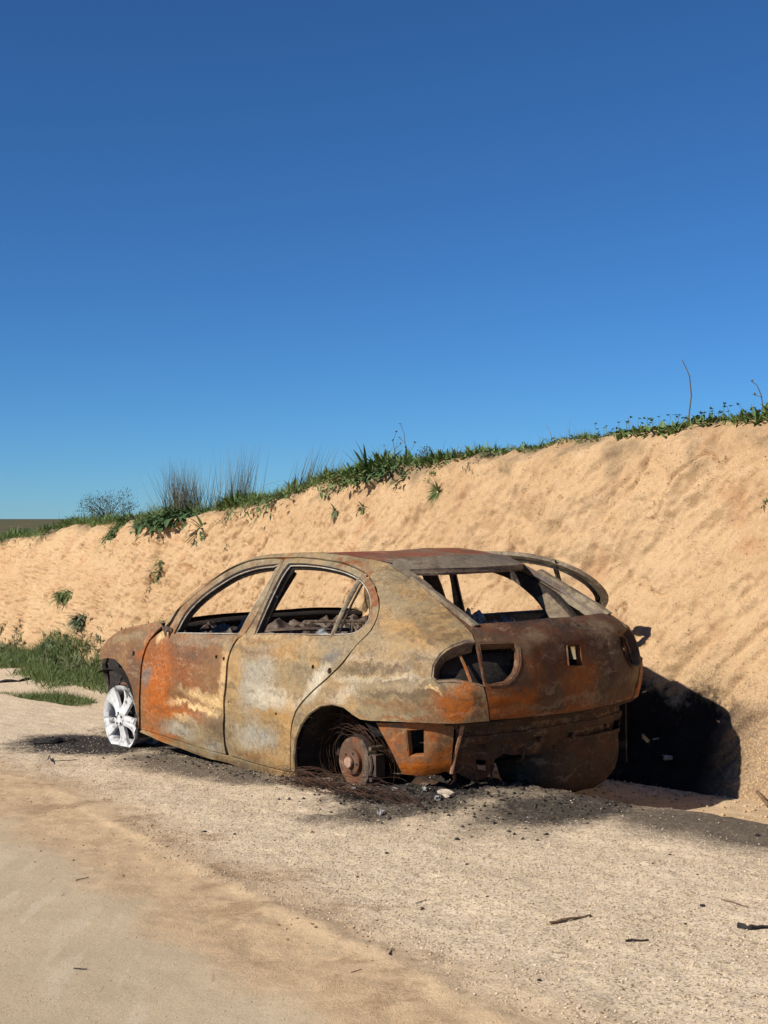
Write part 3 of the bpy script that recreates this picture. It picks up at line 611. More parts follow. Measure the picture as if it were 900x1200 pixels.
TR = {
 'front_window': [(1.804, 0.909), (1.778, 0.951), (1.744, 0.994), (1.681, 1.034), (1.602, 1.069), (1.516, 1.102), (1.428, 1.133), (1.328, 1.165), (1.227, 1.195), (1.127, 1.223), (1.046, 1.245), (0.965, 1.266), (0.884, 1.284), (0.801, 1.3), (0.718, 1.313), (0.637, 1.324), (0.549, 1.332), (0.466, 1.337), (0.383, 1.342), (0.467, 1.306), (0.544, 1.269), (0.619, 1.233), (0.694, 1.196), (0.769, 1.159), (0.844, 1.123), (0.918, 1.086), (0.991, 1.05), (1.057, 1.014), (1.105, 0.977), (1.138, 0.941), (1.217, 0.937), (1.297, 0.933), (1.379, 0.929), (1.461, 0.925), (1.545, 0.921), (1.63, 0.917), (1.716, 0.913)],
 'rear_window': [(0.982, 0.95), (0.953, 0.996), (0.894, 1.041), (0.836, 1.075), (0.774, 1.109), (0.713, 1.143), (0.65, 1.177), (0.58, 1.214), (0.51, 1.251), (0.438, 1.287), (0.369, 1.317), (0.294, 1.345), (0.209, 1.348), (0.128, 1.348), (0.07, 1.346), (0.015, 1.343), (-0.051, 1.338), (-0.119, 1.332), (-0.179, 1.325), (-0.228, 1.315), (-0.274, 1.299), (-0.301, 1.277), (-0.305, 1.252), (-0.295, 1.222), (-0.27, 1.19), (-0.235, 1.157), (-0.194, 1.127), (-0.147, 1.097), (-0.094, 1.068), (-0.036, 1.041), (0.062, 1.009), (0.116, 0.997), (0.169, 0.991), (0.233, 0.987), (0.297, 0.983), (0.362, 0.98), (0.428, 0.976), (0.494, 0.973), (0.561, 0.97), (0.629, 0.967), (0.698, 0.964), (0.768, 0.96), (0.838, 0.957), (0.91, 0.954)],
 'front_door': [(2.06, 0.294), (2.068, 0.343), (2.078, 0.392), (2.087, 0.441), (2.094, 0.49), (2.099, 0.538), (2.106, 0.587), (2.115, 0.641), (2.118, 0.695), (2.115, 0.748), (2.098, 0.802), (2.058, 0.851), (1.995, 0.891), (1.923, 0.925), (1.86, 0.946), (1.822, 0.982), (1.772, 1.02), (1.701, 1.057), (1.616, 1.091), (1.529, 1.123), (1.439, 1.154), (1.336, 1.186), (1.231, 1.216), (1.128, 1.244), (1.044, 1.267), (0.959, 1.288), (0.874, 1.307), (0.784, 1.324), (0.695, 1.339), (0.609, 1.35), (0.535, 1.357), (0.464, 1.361), (0.395, 1.364), (0.314, 1.366), (0.398, 1.328), (0.478, 1.29), (0.552, 1.252), (0.625, 1.214), (0.698, 1.175), (0.771, 1.137), (0.844, 1.099), (0.916, 1.062), (0.983, 1.025), (1.037, 0.988), (1.073, 0.951), (1.147, 0.92), (1.175, 0.888), (1.199, 0.852), (1.218, 0.816), (1.226, 0.776), (1.223, 0.735), (1.217, 0.68), (1.21, 0.625), (1.205, 0.583), (1.203, 0.542), (1.201, 0.5), (1.198, 0.458), (1.191, 0.416), (1.18, 0.374), (1.167, 0.333), (1.154, 0.291), (1.132, 0.243), (1.207, 0.246), (1.282, 0.248), (1.359, 0.251), (1.441, 0.255), (1.525, 0.26), (1.61, 0.266), (1.694, 0.272), (1.779, 0.279), (1.866, 0.285), (1.966, 0.289)],
 'rear_door': [(0.293, 1.367), (0.241, 1.369), (0.165, 1.372), (0.092, 1.373), (0.031, 1.371), (-0.041, 1.369), (-0.12, 1.365), (-0.191, 1.359), (-0.252, 1.352), (-0.3, 1.342), (-0.347, 1.326), (-0.372, 1.303), (-0.375, 1.276), (-0.362, 1.242), (-0.332, 1.204), (-0.289, 1.164), (-0.242, 1.129), (-0.187, 1.094), (-0.123, 1.059), (-0.057, 1.026), (-0.002, 1.001), (0.044, 0.976), (0.081, 0.951), (0.116, 0.92), (0.15, 0.888), (0.186, 0.856), (0.228, 0.824), (0.272, 0.792), (0.315, 0.76), (0.354, 0.731), (0.396, 0.7), (0.434, 0.668), (0.467, 0.637), (0.494, 0.604), (0.514, 0.57), (0.528, 0.53), (0.536, 0.489), (0.54, 0.448), (0.537, 0.395), (0.529, 0.341), (0.521, 0.302), (0.516, 0.262), (0.516, 0.219), (0.581, 0.22), (0.647, 0.22), (0.713, 0.221), (0.78, 0.223), (0.858, 0.227), (0.936, 0.232), (1.016, 0.238), (1.097, 0.244), (1.127, 0.295), (1.141, 0.336), (1.154, 0.377), (1.163, 0.419), (1.171, 0.461), (1.174, 0.503), (1.175, 0.544), (1.177, 0.586), (1.183, 0.627), (1.19, 0.682), (1.196, 0.737), (1.199, 0.778), (1.191, 0.818), (1.171, 0.854), (1.146, 0.889), (1.117, 0.921), (1.052, 0.953), (1.017, 0.989), (0.962, 1.026), (0.895, 1.063), (0.822, 1.101), (0.751, 1.138), (0.677, 1.176), (0.604, 1.214), (0.531, 1.253), (0.457, 1.291), (0.377, 1.329)],
 'fender': [(2.669, 0.692), (2.684, 0.747), (2.643, 0.793), (2.58, 0.836), (2.512, 0.869), (2.437, 0.896), (2.341, 0.918), (2.242, 0.934), (2.159, 0.948), (2.076, 0.96), (1.994, 0.973), (1.949, 0.949), (1.995, 0.919), (2.04, 0.888), (2.079, 0.855), (2.117, 0.803), (2.134, 0.747), (2.137, 0.694), (2.134, 0.64), (2.125, 0.585), (2.119, 0.536), (2.113, 0.487), (2.105, 0.438), (2.096, 0.388), (2.086, 0.339), (2.077, 0.289), (2.095, 0.332), (2.114, 0.376), (2.137, 0.421), (2.16, 0.467), (2.185, 0.511), (2.213, 0.555), (2.267, 0.606), (2.311, 0.64), (2.358, 0.671), (2.458, 0.711), (2.548, 0.712)],
 'body_side': [(1.914, 0.975), (1.856, 1.008), (1.777, 1.039), (1.69, 1.069), (1.603, 1.098), (1.516, 1.128), (1.429, 1.157), (1.342, 1.185), (1.254, 1.213), (1.168, 1.241), (1.056, 1.274), (0.942, 1.304), (0.839, 1.327), (0.736, 1.347), (0.623, 1.366), (0.514, 1.381), (0.423, 1.389), (0.335, 1.394), (0.249, 1.398), (0.177, 1.402), (0.108, 1.404), (0.04, 1.405), (-0.032, 1.406), (-0.125, 1.406), (-0.212, 1.404), (-0.295, 1.402), (-0.367, 1.398), (-0.426, 1.395), (-0.478, 1.39), (-0.526, 1.385), (-0.569, 1.379), (-0.605, 1.372), (-0.634, 1.362), (-0.645, 1.346), (-0.645, 1.325), (-0.65, 1.301), (-0.657, 1.277), (-0.663, 1.252), (-0.666, 1.225), (-0.667, 1.198), (-0.666, 1.17), (-0.667, 1.146), (-0.666, 1.121), (-0.665, 1.097), (-0.664, 1.072), (-0.663, 1.048), (-0.66, 1.021), (-0.645, 0.984), (-0.602, 0.984), (-0.565, 0.975), (-0.528, 0.963), (-0.495, 0.947), (-0.464, 0.926), (-0.442, 0.902), (-0.426, 0.874), (-0.419, 0.824), (-0.435, 0.806), (-0.476, 0.81), (-0.516, 0.81), (-0.547, 0.806), (-0.578, 0.799), (-0.61, 0.791), (-0.642, 0.783), (-0.654, 0.745), (-0.667, 0.706), (-0.677, 0.671), (-0.687, 0.636), (-0.698, 0.601), (-0.662, 0.601), (-0.627, 0.6), (-0.594, 0.598), (-0.56, 0.597), (-0.528, 0.596), (-0.49, 0.597), (-0.451, 0.598), (-0.412, 0.599), (-0.375, 0.599), (-0.336, 0.597), (-0.295, 0.596), (-0.251, 0.593), (-0.204, 0.59), (-0.154, 0.586), (-0.09, 0.581), (-0.022, 0.581), (0.03, 0.602), (0.07, 0.619), (0.111, 0.632), (0.158, 0.639), (0.206, 0.639), (0.254, 0.633), (0.3, 0.621), (0.343, 0.599), (0.381, 0.572), (0.417, 0.539), (0.445, 0.502), (0.467, 0.459), (0.479, 0.416), (0.481, 0.382), (0.477, 0.348), (0.466, 0.304), (0.457, 0.258), (0.458, 0.21), (0.468, 0.148), (0.534, 0.149), (0.601, 0.15), (0.669, 0.152), (0.744, 0.154), (0.82, 0.158), (0.897, 0.163), (0.967, 0.171), (1.038, 0.181), (1.111, 0.188), (1.192, 0.19), (1.275, 0.19), (1.358, 0.192), (1.444, 0.198), (1.529, 0.205), (1.615, 0.214), (1.704, 0.223), (1.794, 0.232), (1.886, 0.242), (1.981, 0.255), (2.067, 0.27), (2.051, 0.286), (1.961, 0.279), (1.865, 0.273), (1.778, 0.267), (1.694, 0.259), (1.61, 0.253), (1.526, 0.248), (1.444, 0.244), (1.362, 0.24), (1.282, 0.237), (1.203, 0.233), (1.125, 0.229), (1.054, 0.225), (0.985, 0.22), (0.916, 0.216), (0.849, 0.212), (0.781, 0.209), (0.711, 0.207), (0.641, 0.206), (0.572, 0.206), (0.504, 0.205), (0.498, 0.254), (0.501, 0.3), (0.506, 0.344), (0.514, 0.398), (0.517, 0.451), (0.513, 0.491), (0.505, 0.53), (0.491, 0.567), (0.47, 0.601), (0.443, 0.634), (0.411, 0.664), (0.371, 0.697), (0.329, 0.727), (0.29, 0.757), (0.249, 0.788), (0.208, 0.819), (0.168, 0.851), (0.134, 0.882), (0.104, 0.915), (0.07, 0.945), (0.031, 0.972), (-0.018, 0.997), (-0.075, 1.023), (-0.141, 1.058), (-0.204, 1.094), (-0.258, 1.129), (-0.305, 1.164), (-0.351, 1.206), (-0.384, 1.247), (-0.4, 1.282), (-0.401, 1.311), (-0.375, 1.334), (-0.327, 1.351), (-0.278, 1.361), (-0.215, 1.368), (-0.142, 1.374), (-0.062, 1.379), (0.018, 1.381), (0.079, 1.382), (0.147, 1.382), (0.217, 1.379), (0.288, 1.377), (0.381, 1.375), (0.45, 1.372), (0.521, 1.368), (0.595, 1.361), (0.684, 1.35), (0.776, 1.335), (0.87, 1.318), (0.956, 1.3), (1.042, 1.279), (1.126, 1.256), (1.231, 1.228), (1.336, 1.198), (1.442, 1.166), (1.534, 1.135), (1.623, 1.103), (1.71, 1.068), (1.801, 1.022), (1.865, 0.975), (1.918, 0.945)],
 'seamL': [(-0.637, 1.36), (-0.647, 1.344), (-0.654, 1.327), (-0.66, 1.304), (-0.666, 1.28), (-0.672, 1.255), (-0.674, 1.228), (-0.675, 1.2), (-0.674, 1.173), (-0.675, 1.148), (-0.675, 1.124), (-0.674, 1.099), (-0.675, 1.075), (-0.674, 1.05), (-0.669, 1.024), (-0.655, 0.997), (-0.643, 0.967), (-0.639, 0.933), (-0.639, 0.898), (-0.641, 0.862), (-0.645, 0.826), (-0.65, 0.79), (-0.66, 0.748), (-0.673, 0.705), (-0.682, 0.672), (-0.692, 0.639), (-0.703, 0.605)],
 'glassL': [(-0.728, 1.319), (-0.731, 1.296), (-0.737, 1.273), (-0.738, 1.247), (-0.723, 1.215), (-0.707, 1.182), (-0.703, 1.155), (-0.703, 1.13), (-0.706, 1.106), (-0.714, 1.083), (-0.726, 1.06)],
 'tgbot': [(-0.703, 0.605), (-0.743, 0.605), (-0.785, 0.605), (-0.829, 0.604), (-0.877, 0.603), (-0.928, 0.602), (-0.979, 0.601), (-1.034, 0.599), (-1.092, 0.598), (-1.154, 0.596), (-1.218, 0.594), (-1.285, 0.592)],
 'lampT': [(-0.65, 0.974), (-0.687, 0.974), (-0.725, 0.974), (-0.764, 0.974), (-0.805, 0.973), (-0.848, 0.972), (-0.861, 0.946), (-0.849, 0.893), (-0.836, 0.86), (-0.818, 0.829), (-0.793, 0.807), (-0.765, 0.787), (-0.729, 0.787), (-0.695, 0.786), (-0.661, 0.785), (-0.65, 0.794), (-0.646, 0.831), (-0.643, 0.867), (-0.642, 0.903), (-0.644, 0.939)],
 'lock': [(-1.235, 0.94), (-1.292, 0.939), (-1.35, 0.937), (-1.342, 0.902), (-1.338, 0.866), (-1.338, 0.831), (-1.277, 0.835), (-1.217, 0.839), (-1.219, 0.873), (-1.225, 0.906)],
 'bracket': [(-0.085, 0.56), (-0.118, 0.527), (-0.15, 0.495), (-0.181, 0.463), (-0.209, 0.434), (-0.236, 0.406), (-0.26, 0.376), (-0.284, 0.336), (-0.305, 0.294), (-0.354, 0.294), (-0.401, 0.292), (-0.446, 0.291), (-0.488, 0.293), (-0.519, 0.301), (-0.548, 0.314), (-0.576, 0.327), (-0.57, 0.365), (-0.566, 0.402), (-0.561, 0.439), (-0.557, 0.476), (-0.553, 0.513), (-0.548, 0.549), (-0.534, 0.577), (-0.49, 0.579), (-0.446, 0.58), (-0.401, 0.58), (-0.362, 0.579), (-0.321, 0.578), (-0.278, 0.575), (-0.233, 0.572), (-0.186, 0.569), (-0.137, 0.564)],
 'bracket_hole': [(-0.298, 0.541), (-0.347, 0.544), (-0.394, 0.547), (-0.401, 0.512), (-0.408, 0.477), (-0.415, 0.442), (-0.423, 0.407), (-0.381, 0.405), (-0.338, 0.402), (-0.328, 0.437), (-0.317, 0.472), (-0.308, 0.506)],
 'rear_panel': [(-0.563, 0.561), (-0.57, 0.503), (-0.576, 0.464), (-0.583, 0.425), (-0.591, 0.385), (-0.599, 0.345), (-0.608, 0.305), (-0.646, 0.282), (-0.686, 0.259), (-0.726, 0.235), (-0.771, 0.238), (-0.812, 0.246), (-0.844, 0.287), (-0.844, 0.318), (-0.847, 0.346), (-0.897, 0.373), (-0.96, 0.361), (-1.026, 0.352), (-1.093, 0.347), (-1.163, 0.344), (-1.235, 0.341), (-1.308, 0.338), (-1.383, 0.335), (-1.454, 0.33), (-1.526, 0.326), (-1.601, 0.32), (-1.679, 0.313), (-1.766, 0.305), (-1.879, 0.292)],
 'rp_hole': [(-0.719, 0.358), (-0.78, 0.353), (-0.794, 0.318), (-0.809, 0.283), (-0.75, 0.296)],
}
# ---------------------------------------------------------------- burnt car (built in its own frame: x forward from the front axle, y left, z up)
car = empty('burnt_car', CAR_ORG)
car.rotation_mode = 'QUATERNION'
car.rotation_quaternion = Matrix(CAR_M).to_quaternion()
tag(car, 'burnt-out rusty hatchback shell without glass or tyres, parked on charred gravel beside the sand bank', 'car')

def P(w, z):
    a = spl(AZ, z); xr = spl(XR, z); xc = xr+BL
    if w >= 0:
        x = xc+w; y = a*spl(TX, x)
        for c in (0.0, -2.39):
            r = math.hypot(x-c, z-.30)
            if z < .75: y += .012*math.exp(-((r-.36)/.07)**2)
        return Vector((x, y, z))
    n = 3.1-.5*min(1, max(0, (z-.95)/.15))
    ph = -w/1.3*math.pi/2
    c, s = abs(math.cos(ph)), abs(math.sin(ph))
    r = ((c/a)**n+(s/BL)**n)**(-1/n)
    return Vector((xc-r*s, r*math.cos(ph), z))
def Pn(w, z):
    e = 2e-3
    n = (P(w+e, z)-P(w-e, z)).cross(P(w, z+e)-P(w, z-e))
    n.normalize()
    if n.dot(P(w, z)-Vector((-1.6, 0, z-.15))) < 0: n = -n
    return n
def Pi(w, z, ins): return P(w, z)-Pn(w, z)*ins

def inpoly(px, py, poly):
    x = np.array([p[0] for p in poly]); y = np.array([p[1] for p in poly]); x2 = np.roll(x, -1); y2 = np.roll(y, -1)
    inside = np.zeros(len(px), bool)
    for a, b, c, d in zip(x, y, x2, y2):
        if b == d: continue
        m = (b > py) != (d > py)
        inside ^= m & (px < (c-a)*(py-b)/(d-b)+a)
    return inside
def pdist(px, py, poly):
    D = np.full(len(px), 9.0)
    n = len(poly)
    for i in range(n):
        a, b = poly[i]; c, d = poly[(i+1) % n]
        vx, vy = c-a, d-b; L = vx*vx+vy*vy+1e-12
        t = np.clip(((px-a)*vx+(py-b)*vy)/L, 0, 1)
        D = np.minimum(D, np.hypot(px-a-t*vx, py-b-t*vy))
    return D
def tri(outer, holes=(), h=.03):
    """triangulate a flat outline with holes and evenly spread inner points"""
    ox = [p[0] for p in outer]; oy = [p[1] for p in outer]
    gx, gy = np.meshgrid(np.arange(min(ox)+h/2, max(ox), h), np.arange(min(oy)+h/2, max(oy), h*.87))
    gx = gx+(np.arange(gx.shape[0]) % 2)[:, None]*h/2
    gx = gx.ravel(); gy = gy.ravel()
    ok = inpoly(gx, gy, outer) & (pdist(gx, gy, outer) > h*.42)
    for q in holes: ok &= ~inpoly(gx, gy, q) & (pdist(gx, gy, q) > h*.42)
    pts = [Vector(p) for p in outer]; ed = [(i, (i+1) % len(outer)) for i in range(len(outer))]
    for q in holes:
        k = len(pts); pts += [Vector(p) for p in q]; ed += [(k+i, k+(i+1) % len(q)) for i in range(len(q))]
    pts += [Vector((a, b)) for a, b in zip(gx[ok], gy[ok])]
    V, E, F_, *_ = delaunay_2d_cdt(pts, ed, [], 0, 1e-5)
    cx = np.array([(V[f[0]][0]+V[f[1]][0]+V[f[2]][0])/3 for f in F_]); cy = np.array([(V[f[0]][1]+V[f[1]][1]+V[f[2]][1])/3 for f in F_])
    k = inpoly(cx, cy, outer)
    for q in holes: k &= ~inpoly(cx, cy, q)
    return [(v[0], v[1]) for v in V], [tuple(f) for f, b in zip(F_, k) if b]
def dent(p):
    v = Vector((p.x*1.0, p.y*1.0, p.z*1.0))
    return .007*(noise.noise(v*2.6+Vector((3, 1, 7))))+.0035*noise.noise(v*8.0)+.0012*noise.noise(v*22)
def panel(name, outer, holes=(), mat=None, thick=.012, h=.03, ins=0.0, mirror=False, parent=None, dents=1.0, extra=None):
    uv, F_ = tri(outer, holes, h)
    used = sorted({i for f in F_ for i in f}); rm = {a: b for b, a in enumerate(used)}
    F_ = [tuple(rm[i] for i in f) for f in F_]; uv = [uv[i] for i in used]
    A = []; N = []
    for w, z in uv:
        n = Pn(w, z); p = P(w, z)-n*ins
        d = dent(p)*dents
        if extra: d += extra(p, w, z)
        A.append(p+n*d); N.append(n)
    B = [a-n*thick for a, n in zip(A, N)]
    n0 = len(A)
    # orientation outward
    G = []
    for f in F_:
        a, b, c = (A[i] for i in f)
        G.append(f if (b-a).cross(c-a).dot(N[f[0]]) > 0 else f[::-1])
    cnt = {}
    for f in G:
        for i in range(3):
            e = (f[i], f[(i+1) % 3]); cnt[e] = 1
    rim = [(b, a, a+n0, b+n0) for (a, b) in cnt if (b, a) not in cnt]
    V = A+B; F2 = G+[tuple(i+n0 for i in f[::-1]) for f in G]+rim
    if mirror:
        V = [Vector((v.x, -v.y, v.z)) for v in V]; F2 = [f[::-1] for f in F2]
    return mobj(name, V, F2, mat or M_side, parent or car, sharp=38)
def inset2(poly, d):
    n = len(poly); A = sum(poly[i][0]*poly[(i+1) % n][1]-poly[(i+1) % n][0]*poly[i][1] for i in range(n))
    s = 1 if A > 0 else -1; out = []
    for i in range(n):
        a, b, c = poly[i-1], poly[i], poly[(i+1) % n]
        t = Vector((c[0]-a[0], c[1]-a[1])); t = t.normalized() if t.length > 1e-9 else Vector((1, 0))
        out.append((b[0]-s*t.y*d, b[1]+s*t.x*d))
    return out
def ring(name, poly, steps, mat, mirror=False, parent=None):
    """flange swept round an opening; steps = (inset in the plane, depth inwards)"""
    m = MB(); L = []
    for d, dep in steps:
        q = inset2(poly, d); L.append([Pi(w, z, dep) for w, z in q])
    n = len(poly); V = [p for l in L for p in l]
    if mirror: V = [Vector((v.x, -v.y, v.z)) for v in V]
    m.add(V, [(k*n+i, k*n+(i+1) % n, (k+1)*n+(i+1) % n, (k+1)*n+i) for k in range(len(L)-1) for i in range(n)])
    return m.build(name, mat, parent or car)
def mir(l): return [(x, -y, z) for x, y, z in l]

# openings and outlines in (distance along the body from the rear corner, height)
fw, rw = TR['front_window'], TR['rear_window']
def creases(p, w, z):   # swage under the belt, and the long dent across the front door
    d = .004*math.exp(-((z-.87)/.018)**2)
    d -= .016*math.exp(-(((p.x+1.05)/.30)**2+((z-.50-.10*(p.x+1.05))/.05)**2))
    d += .006*math.exp(-(((p.x+1.05)/.35)**2+((z-.58)/.04)**2))
    d -= .014*math.exp(-(((p.x+1.75)/.22)**2+((z-.40)/.10)**2))
    d -= .006*math.exp(-(((p.x+1.55)/.12)**2+((z-.62)/.16)**2))
    return d
def small_hole(x, z, r=.012, n=8):
    w = x-(spl(XR, z)+BL); return [(w+r*math.cos(2*math.pi*k/n), z+r*math.sin(2*math.pi*k/n)) for k in range(n)]
HOLF = [small_hole(-1.285, .805), small_hole(-1.365, .800, .013), small_hole(-1.24, .50, .008)]
HOLR = [small_hole(-2.19, .815, .013), small_hole(-2.34, .805, .018), small_hole(-1.88, .535, .009), small_hole(-1.42, .555, .007)]
for mi in (False, True):
    S = '' 
    body = panel('body_side', TR['body_side'], (), M_side, .018, .028, mirror=mi)
    if not mi:
        panel('front_fender', TR['fender'], [small_hole(-.38, .762, .018)], M_wing, .010, .028)
        fd = panel('front_door', inset2(TR['front_door'], -.0035), [fw]+HOLF, M_door, .030, .024, ins=.003, extra=creases)
        rd = panel('rear_door', inset2(TR['rear_door'], -.0035), [rw]+HOLR, M_rdoor, .030, .024, ins=.003, extra=creases)
        fd['label'] = 'front door bright orange with rust and a cream dent'
        rd['label'] = 'rear door scorched grey beige'
    else:
        panel('front_fender', TR['fender'], (), M_side, .010, .05, mirror=True)
        fd = panel('front_door', TR['front_door'], [fw], M_side, .030, .05, mirror=True)
        rd = panel('rear_door', TR['rear_door'], [rw], M_pale, .030, .045, mirror=True)
        rd['label'] = 'right rear door hanging open'
        # swing it open about its front hinge
        T_ = Matrix.Translation((-1.42, -.84, .3)) @ Matrix.Rotation(R(24), 4, 'Z') @ Matrix.Rotation(R(2.0), 4, 'Y') @ Matrix.Translation((1.42, .84, -.3))
        rd.matrix_local = T_
    # door-frame flanges: dark channel, pale rim, black inner flange
    for poly, dr in ((fw, fd), (rw, rd)):
        f = ring('window_frame', poly, [(0, .004), (.005, .012), (.008, .016), (.011, .036), (.013, .048)], M_soot, mi, dr)
        pts = [Pi(w, z, .014) for w, z in inset2(poly, .0085)]
        if mi: pts = mir(pts)
        g = MB(); g.tube(pts+[pts[0], pts[1]], .0035, 5, False); g.build('window_rim', M_rim, dr)
    # quarter-light bar
    a = Pi(-.354, 1.300, .012); b = Pi(.292, .975, .012)
    m = MB(); s_ = -1 if mi else 1
    pts = [a.lerp(b, t/6) for t in range(7)]; pts = [Vector((p.x, s_*(p.y+.012*math.sin(math.pi*i/6)), p.z)) for i, p in enumerate(pts)]
    m.tube(pts, .013, 8, True, .7); m.build('window_divider', M_pale, rd)
    m = MB(); pts2 = [Vector((p.x-.022, p.y-s_*.02, p.z)) for p in pts]; m.tube(pts2, .006, 6); m.build('divider_seal', M_soot, rd)
    # inner pillars and door posts seen as black through the openings
    for nm, l in (('inner_pillar', [(-1.50, .25, .10), (-1.50, .60, .09), (-1.50, .93, .075), (-1.545, 1.15, .06), (-1.585, 1.34, .05)]),):
        m = MB(); V = []
        for x, z, hw in l:
            w = x-(spl(XR, z)+BL)
            for dx in (-hw, hw):
                for ins in (.035, .095):
                    p = Pi(w+dx*.62, z, ins); V.append((p.x, s_*p.y, p.z))
        F_ = []
        for k in range(len(l)-1):
            b_ = 4*k
            for i, j in ((0, 1), (1, 3), (3, 2), (2, 0)): F_.append((b_+i, b_+j, b_+4+j, b_+4+i))
        m.add(V, F_); m.build(nm, M_soot, car)
    # sill box behind the outer skin
    m = MB(); m.box((-1.45, s_*.740, .250), (1.05, .08, .08)); m.build('inner_sill', M_soot, car)
    # wheel housings
    for cx, nm, y1 in ((-2.39, 'rear_wheelhouse', .42), (-.03, 'front_wheelhouse', .45)):
        m = MB(); V = []; n = 18; ys = [.838, .80, .62, y1]
        for j, y in enumerate(ys):
            for k in range(n+1):
                th = math.pi*((-.06 if cx < -1 else .34)+(.86 if cx < -1 else .72)*k/n); r = (.345 if j == 0 else .352)+.006*noise.noise(Vector((k*.5, j, cx)))
                V.append((cx+r*math.cos(th), s_*y, .29+r*math.sin(th)))
        F_ = [(j*(n+1)+k, j*(n+1)+k+1, (j+1)*(n+1)+k+1, (j+1)*(n+1)+k) for j in range(len(ys)-1) for k in range(n)]
        c0 = len(V); V.append((cx, s_*y1, .30)); F_ += [(3*(n+1)+k, 3*(n+1)+k+1, c0) for k in range(n)]
        m.add(V, F_); m.build(nm, M_soot, car)
    # A-pillar inner, D-pillar jamb walls and header
    def jamb(A_, B_, y0, y1, mat, nm):
        m = MB(); n = 8
        def ip(l, t):
            k = t*(len(l)-1); i = min(int(k), len(l)-2); f = k-i
            return Vector((l[i][0]*(1-f)+l[i+1][0]*f, 0, l[i][1]*(1-f)+l[i+1][1]*f))
        V = []
        for i in range(n+1):
            t = i/n; a_, b_ = ip(A_, t), ip(B_, t)
            for q, y in ((a_, y0), (b_, y0-.015), (b_, y0-.035), (a_, y0-.03)):
                V.append((q.x, -s_*(-(y)), q.z) if False else (q.x, s_*(y+(y1-y0)*t), q.z))
        F_ = [(4*i+k, 4*i+(k+1) % 4, 4*i+4+(k+1) % 4, 4*i+4+k) for i in range(n) for k in range(4)]+[(0, 1, 2, 3), (4*n+3, 4*n+2, 4*n+1, 4*n)]
        m.add(V, F_); m.build(nm, mat, car)
    jamb([(-2.60, 1.290), (-2.804, 1.199), (-2.965, 1.125), (-3.09, 1.062)], [(-2.52, 1.249), (-2.74, 1.134), (-2.90, 1.06), (-2.985, 1.005)], .505, .53, M_pale, 'hatch_jamb')
    Bq = [(-2.228, 1.274), (-2.332, 1.257), (-2.461, 1.216), (-2.587, 1.141), (-2.664, 1.076), (-2.701, 1.015)]
    Aq = [(-2.333, 1.307), (-2.456, 1.284), (-2.588, 1.234), (-2.73, 1.175), (-2.842, 1.089), (-2.922, 1.014)]
    jamb(Aq, Bq, .462, .464, M_soot, 'hatch_corner')
    jamb([(-2.705, 1.165), (-2.80, 1.095), (-2.905, 1.015)], [(-2.635, 1.135), (-2.68, 1.08), (-2.735, 1.015)], .452, .454, M_pale, 'hatch_inner_rail')

# roof skin
GUT = [(-2.42, .475, 1.352), (-2.331, .480, 1.364), (-2.12, .505, 1.388), (-1.905, .520, 1.405), (-1.70, .520, 1.402), (-1.523, .522, 1.397), (-1.40, .540, 1.386), (-1.30, .558, 1.372), (-1.20, .578, 1.347)]
def roofrow(x):
    return lerp([(a, b) for a, b, c in GUT], x), lerp([(a, c) for a, b, c in GUT], x)
m = MB(); V = []; nx, ny = 44, 30
for i in range(nx+1):
    x = -2.395+(-1.205+2.395)*i/nx; y, z = roofrow(x)
    for j in range(ny+1):
        r = -1+2*j/ny
        dz = lerp([(-2.4, .026), (-2.15, .008), (-1.9, -.004), (-1.2, -.010)], x)*(1-r*r)+.010*noise.noise(Vector((x*2.2, r*1.6, 5)))*(1-r**4)-.004*math.exp(-((abs(r)-.93)/.03)**2)
        V.append((x, y*1.0*r, z+.001+dz))
F_ = [(i*(ny+1)+j, i*(ny+1)+j+1, (i+1)*(ny+1)+j+1, (i+1)*(ny+1)+j) for i in range(nx) for j in range(ny)]
F_ = [f[::-1] for f in F_]
m.add(V, F_); k = len(V); V2 = [(a, b, c-.016) for a, b, c in V]; m.add(V2, [f[::-1] for f in F_])
roof = m.build('roof', M_roof, car)
# roof headers and bows (dark underside)
for x0, nm in ((-1.235, 'windscreen_header'), (-2.36, 'rear_header'), (-1.62, 'roof_bow')):
    m = MB(); y, z = roofrow(x0); pts = [(x0, y*.97*(-1+2*t/12), z-.026-.010*(1-(-1+2*t/12)**2)) for t in range(13)]
    m.tube(pts, .014, 6, True, .6); m.build(nm, M_soot, car)
# hood, scuttle and front structure
m = MB(); V = []; nx, ny = 26, 24
for i in range(nx+1):
    t = i/nx
    for j in range(ny+1):
        r = -1+2*j/ny
        x = -.60+t*(.64+.10*(1-r*r)); e = lerp([(-.63, .962), (-.35, .925), (-.17, .888), (-.04, .828), (.06, .765), (.2, .70)], min(x, .07+.0*t))
        y = lerp([(-.63, .79), (-.35, .81), (-.04, .83), (.10, .80)], x)*r
        z = e+.035*(1-r**4)*(1-.4*t)-.02*max(0, t-.8)/.2+.004*noise.noise(Vector((x*5, y*4, 2)))
        V.append((x, y, z))
F_ = [(i*(ny+1)+j, (i+1)*(ny+1)+j, (i+1)*(ny+1)+j+1, i*(ny+1)+j+1) for i in range(nx) for j in range(ny)]
m.add(V, F_); m.add([(a, b, c-.014) for a, b, c in V], [f[::-1] for f in F_])
hood = m.build('hood', M_wing, car)
m = MB(); m.tube([(-.70, -.74, .935), (-.69, -.4, .958), (-.69, 0, .962), (-.69, .4, .958), (-.70, .74, .935)], .022, 8, True, .7); m.build('scuttle_beam', M_soot, car)
m = MB()
m.box((-.55, 0, .60), (.02, 1.40, .64)); m.box((-.66, 0, .90), (.24, 1.42, .014), Matrix.Rotation(R(8), 3, 'Y')); m.build('firewall', M_soot, car)
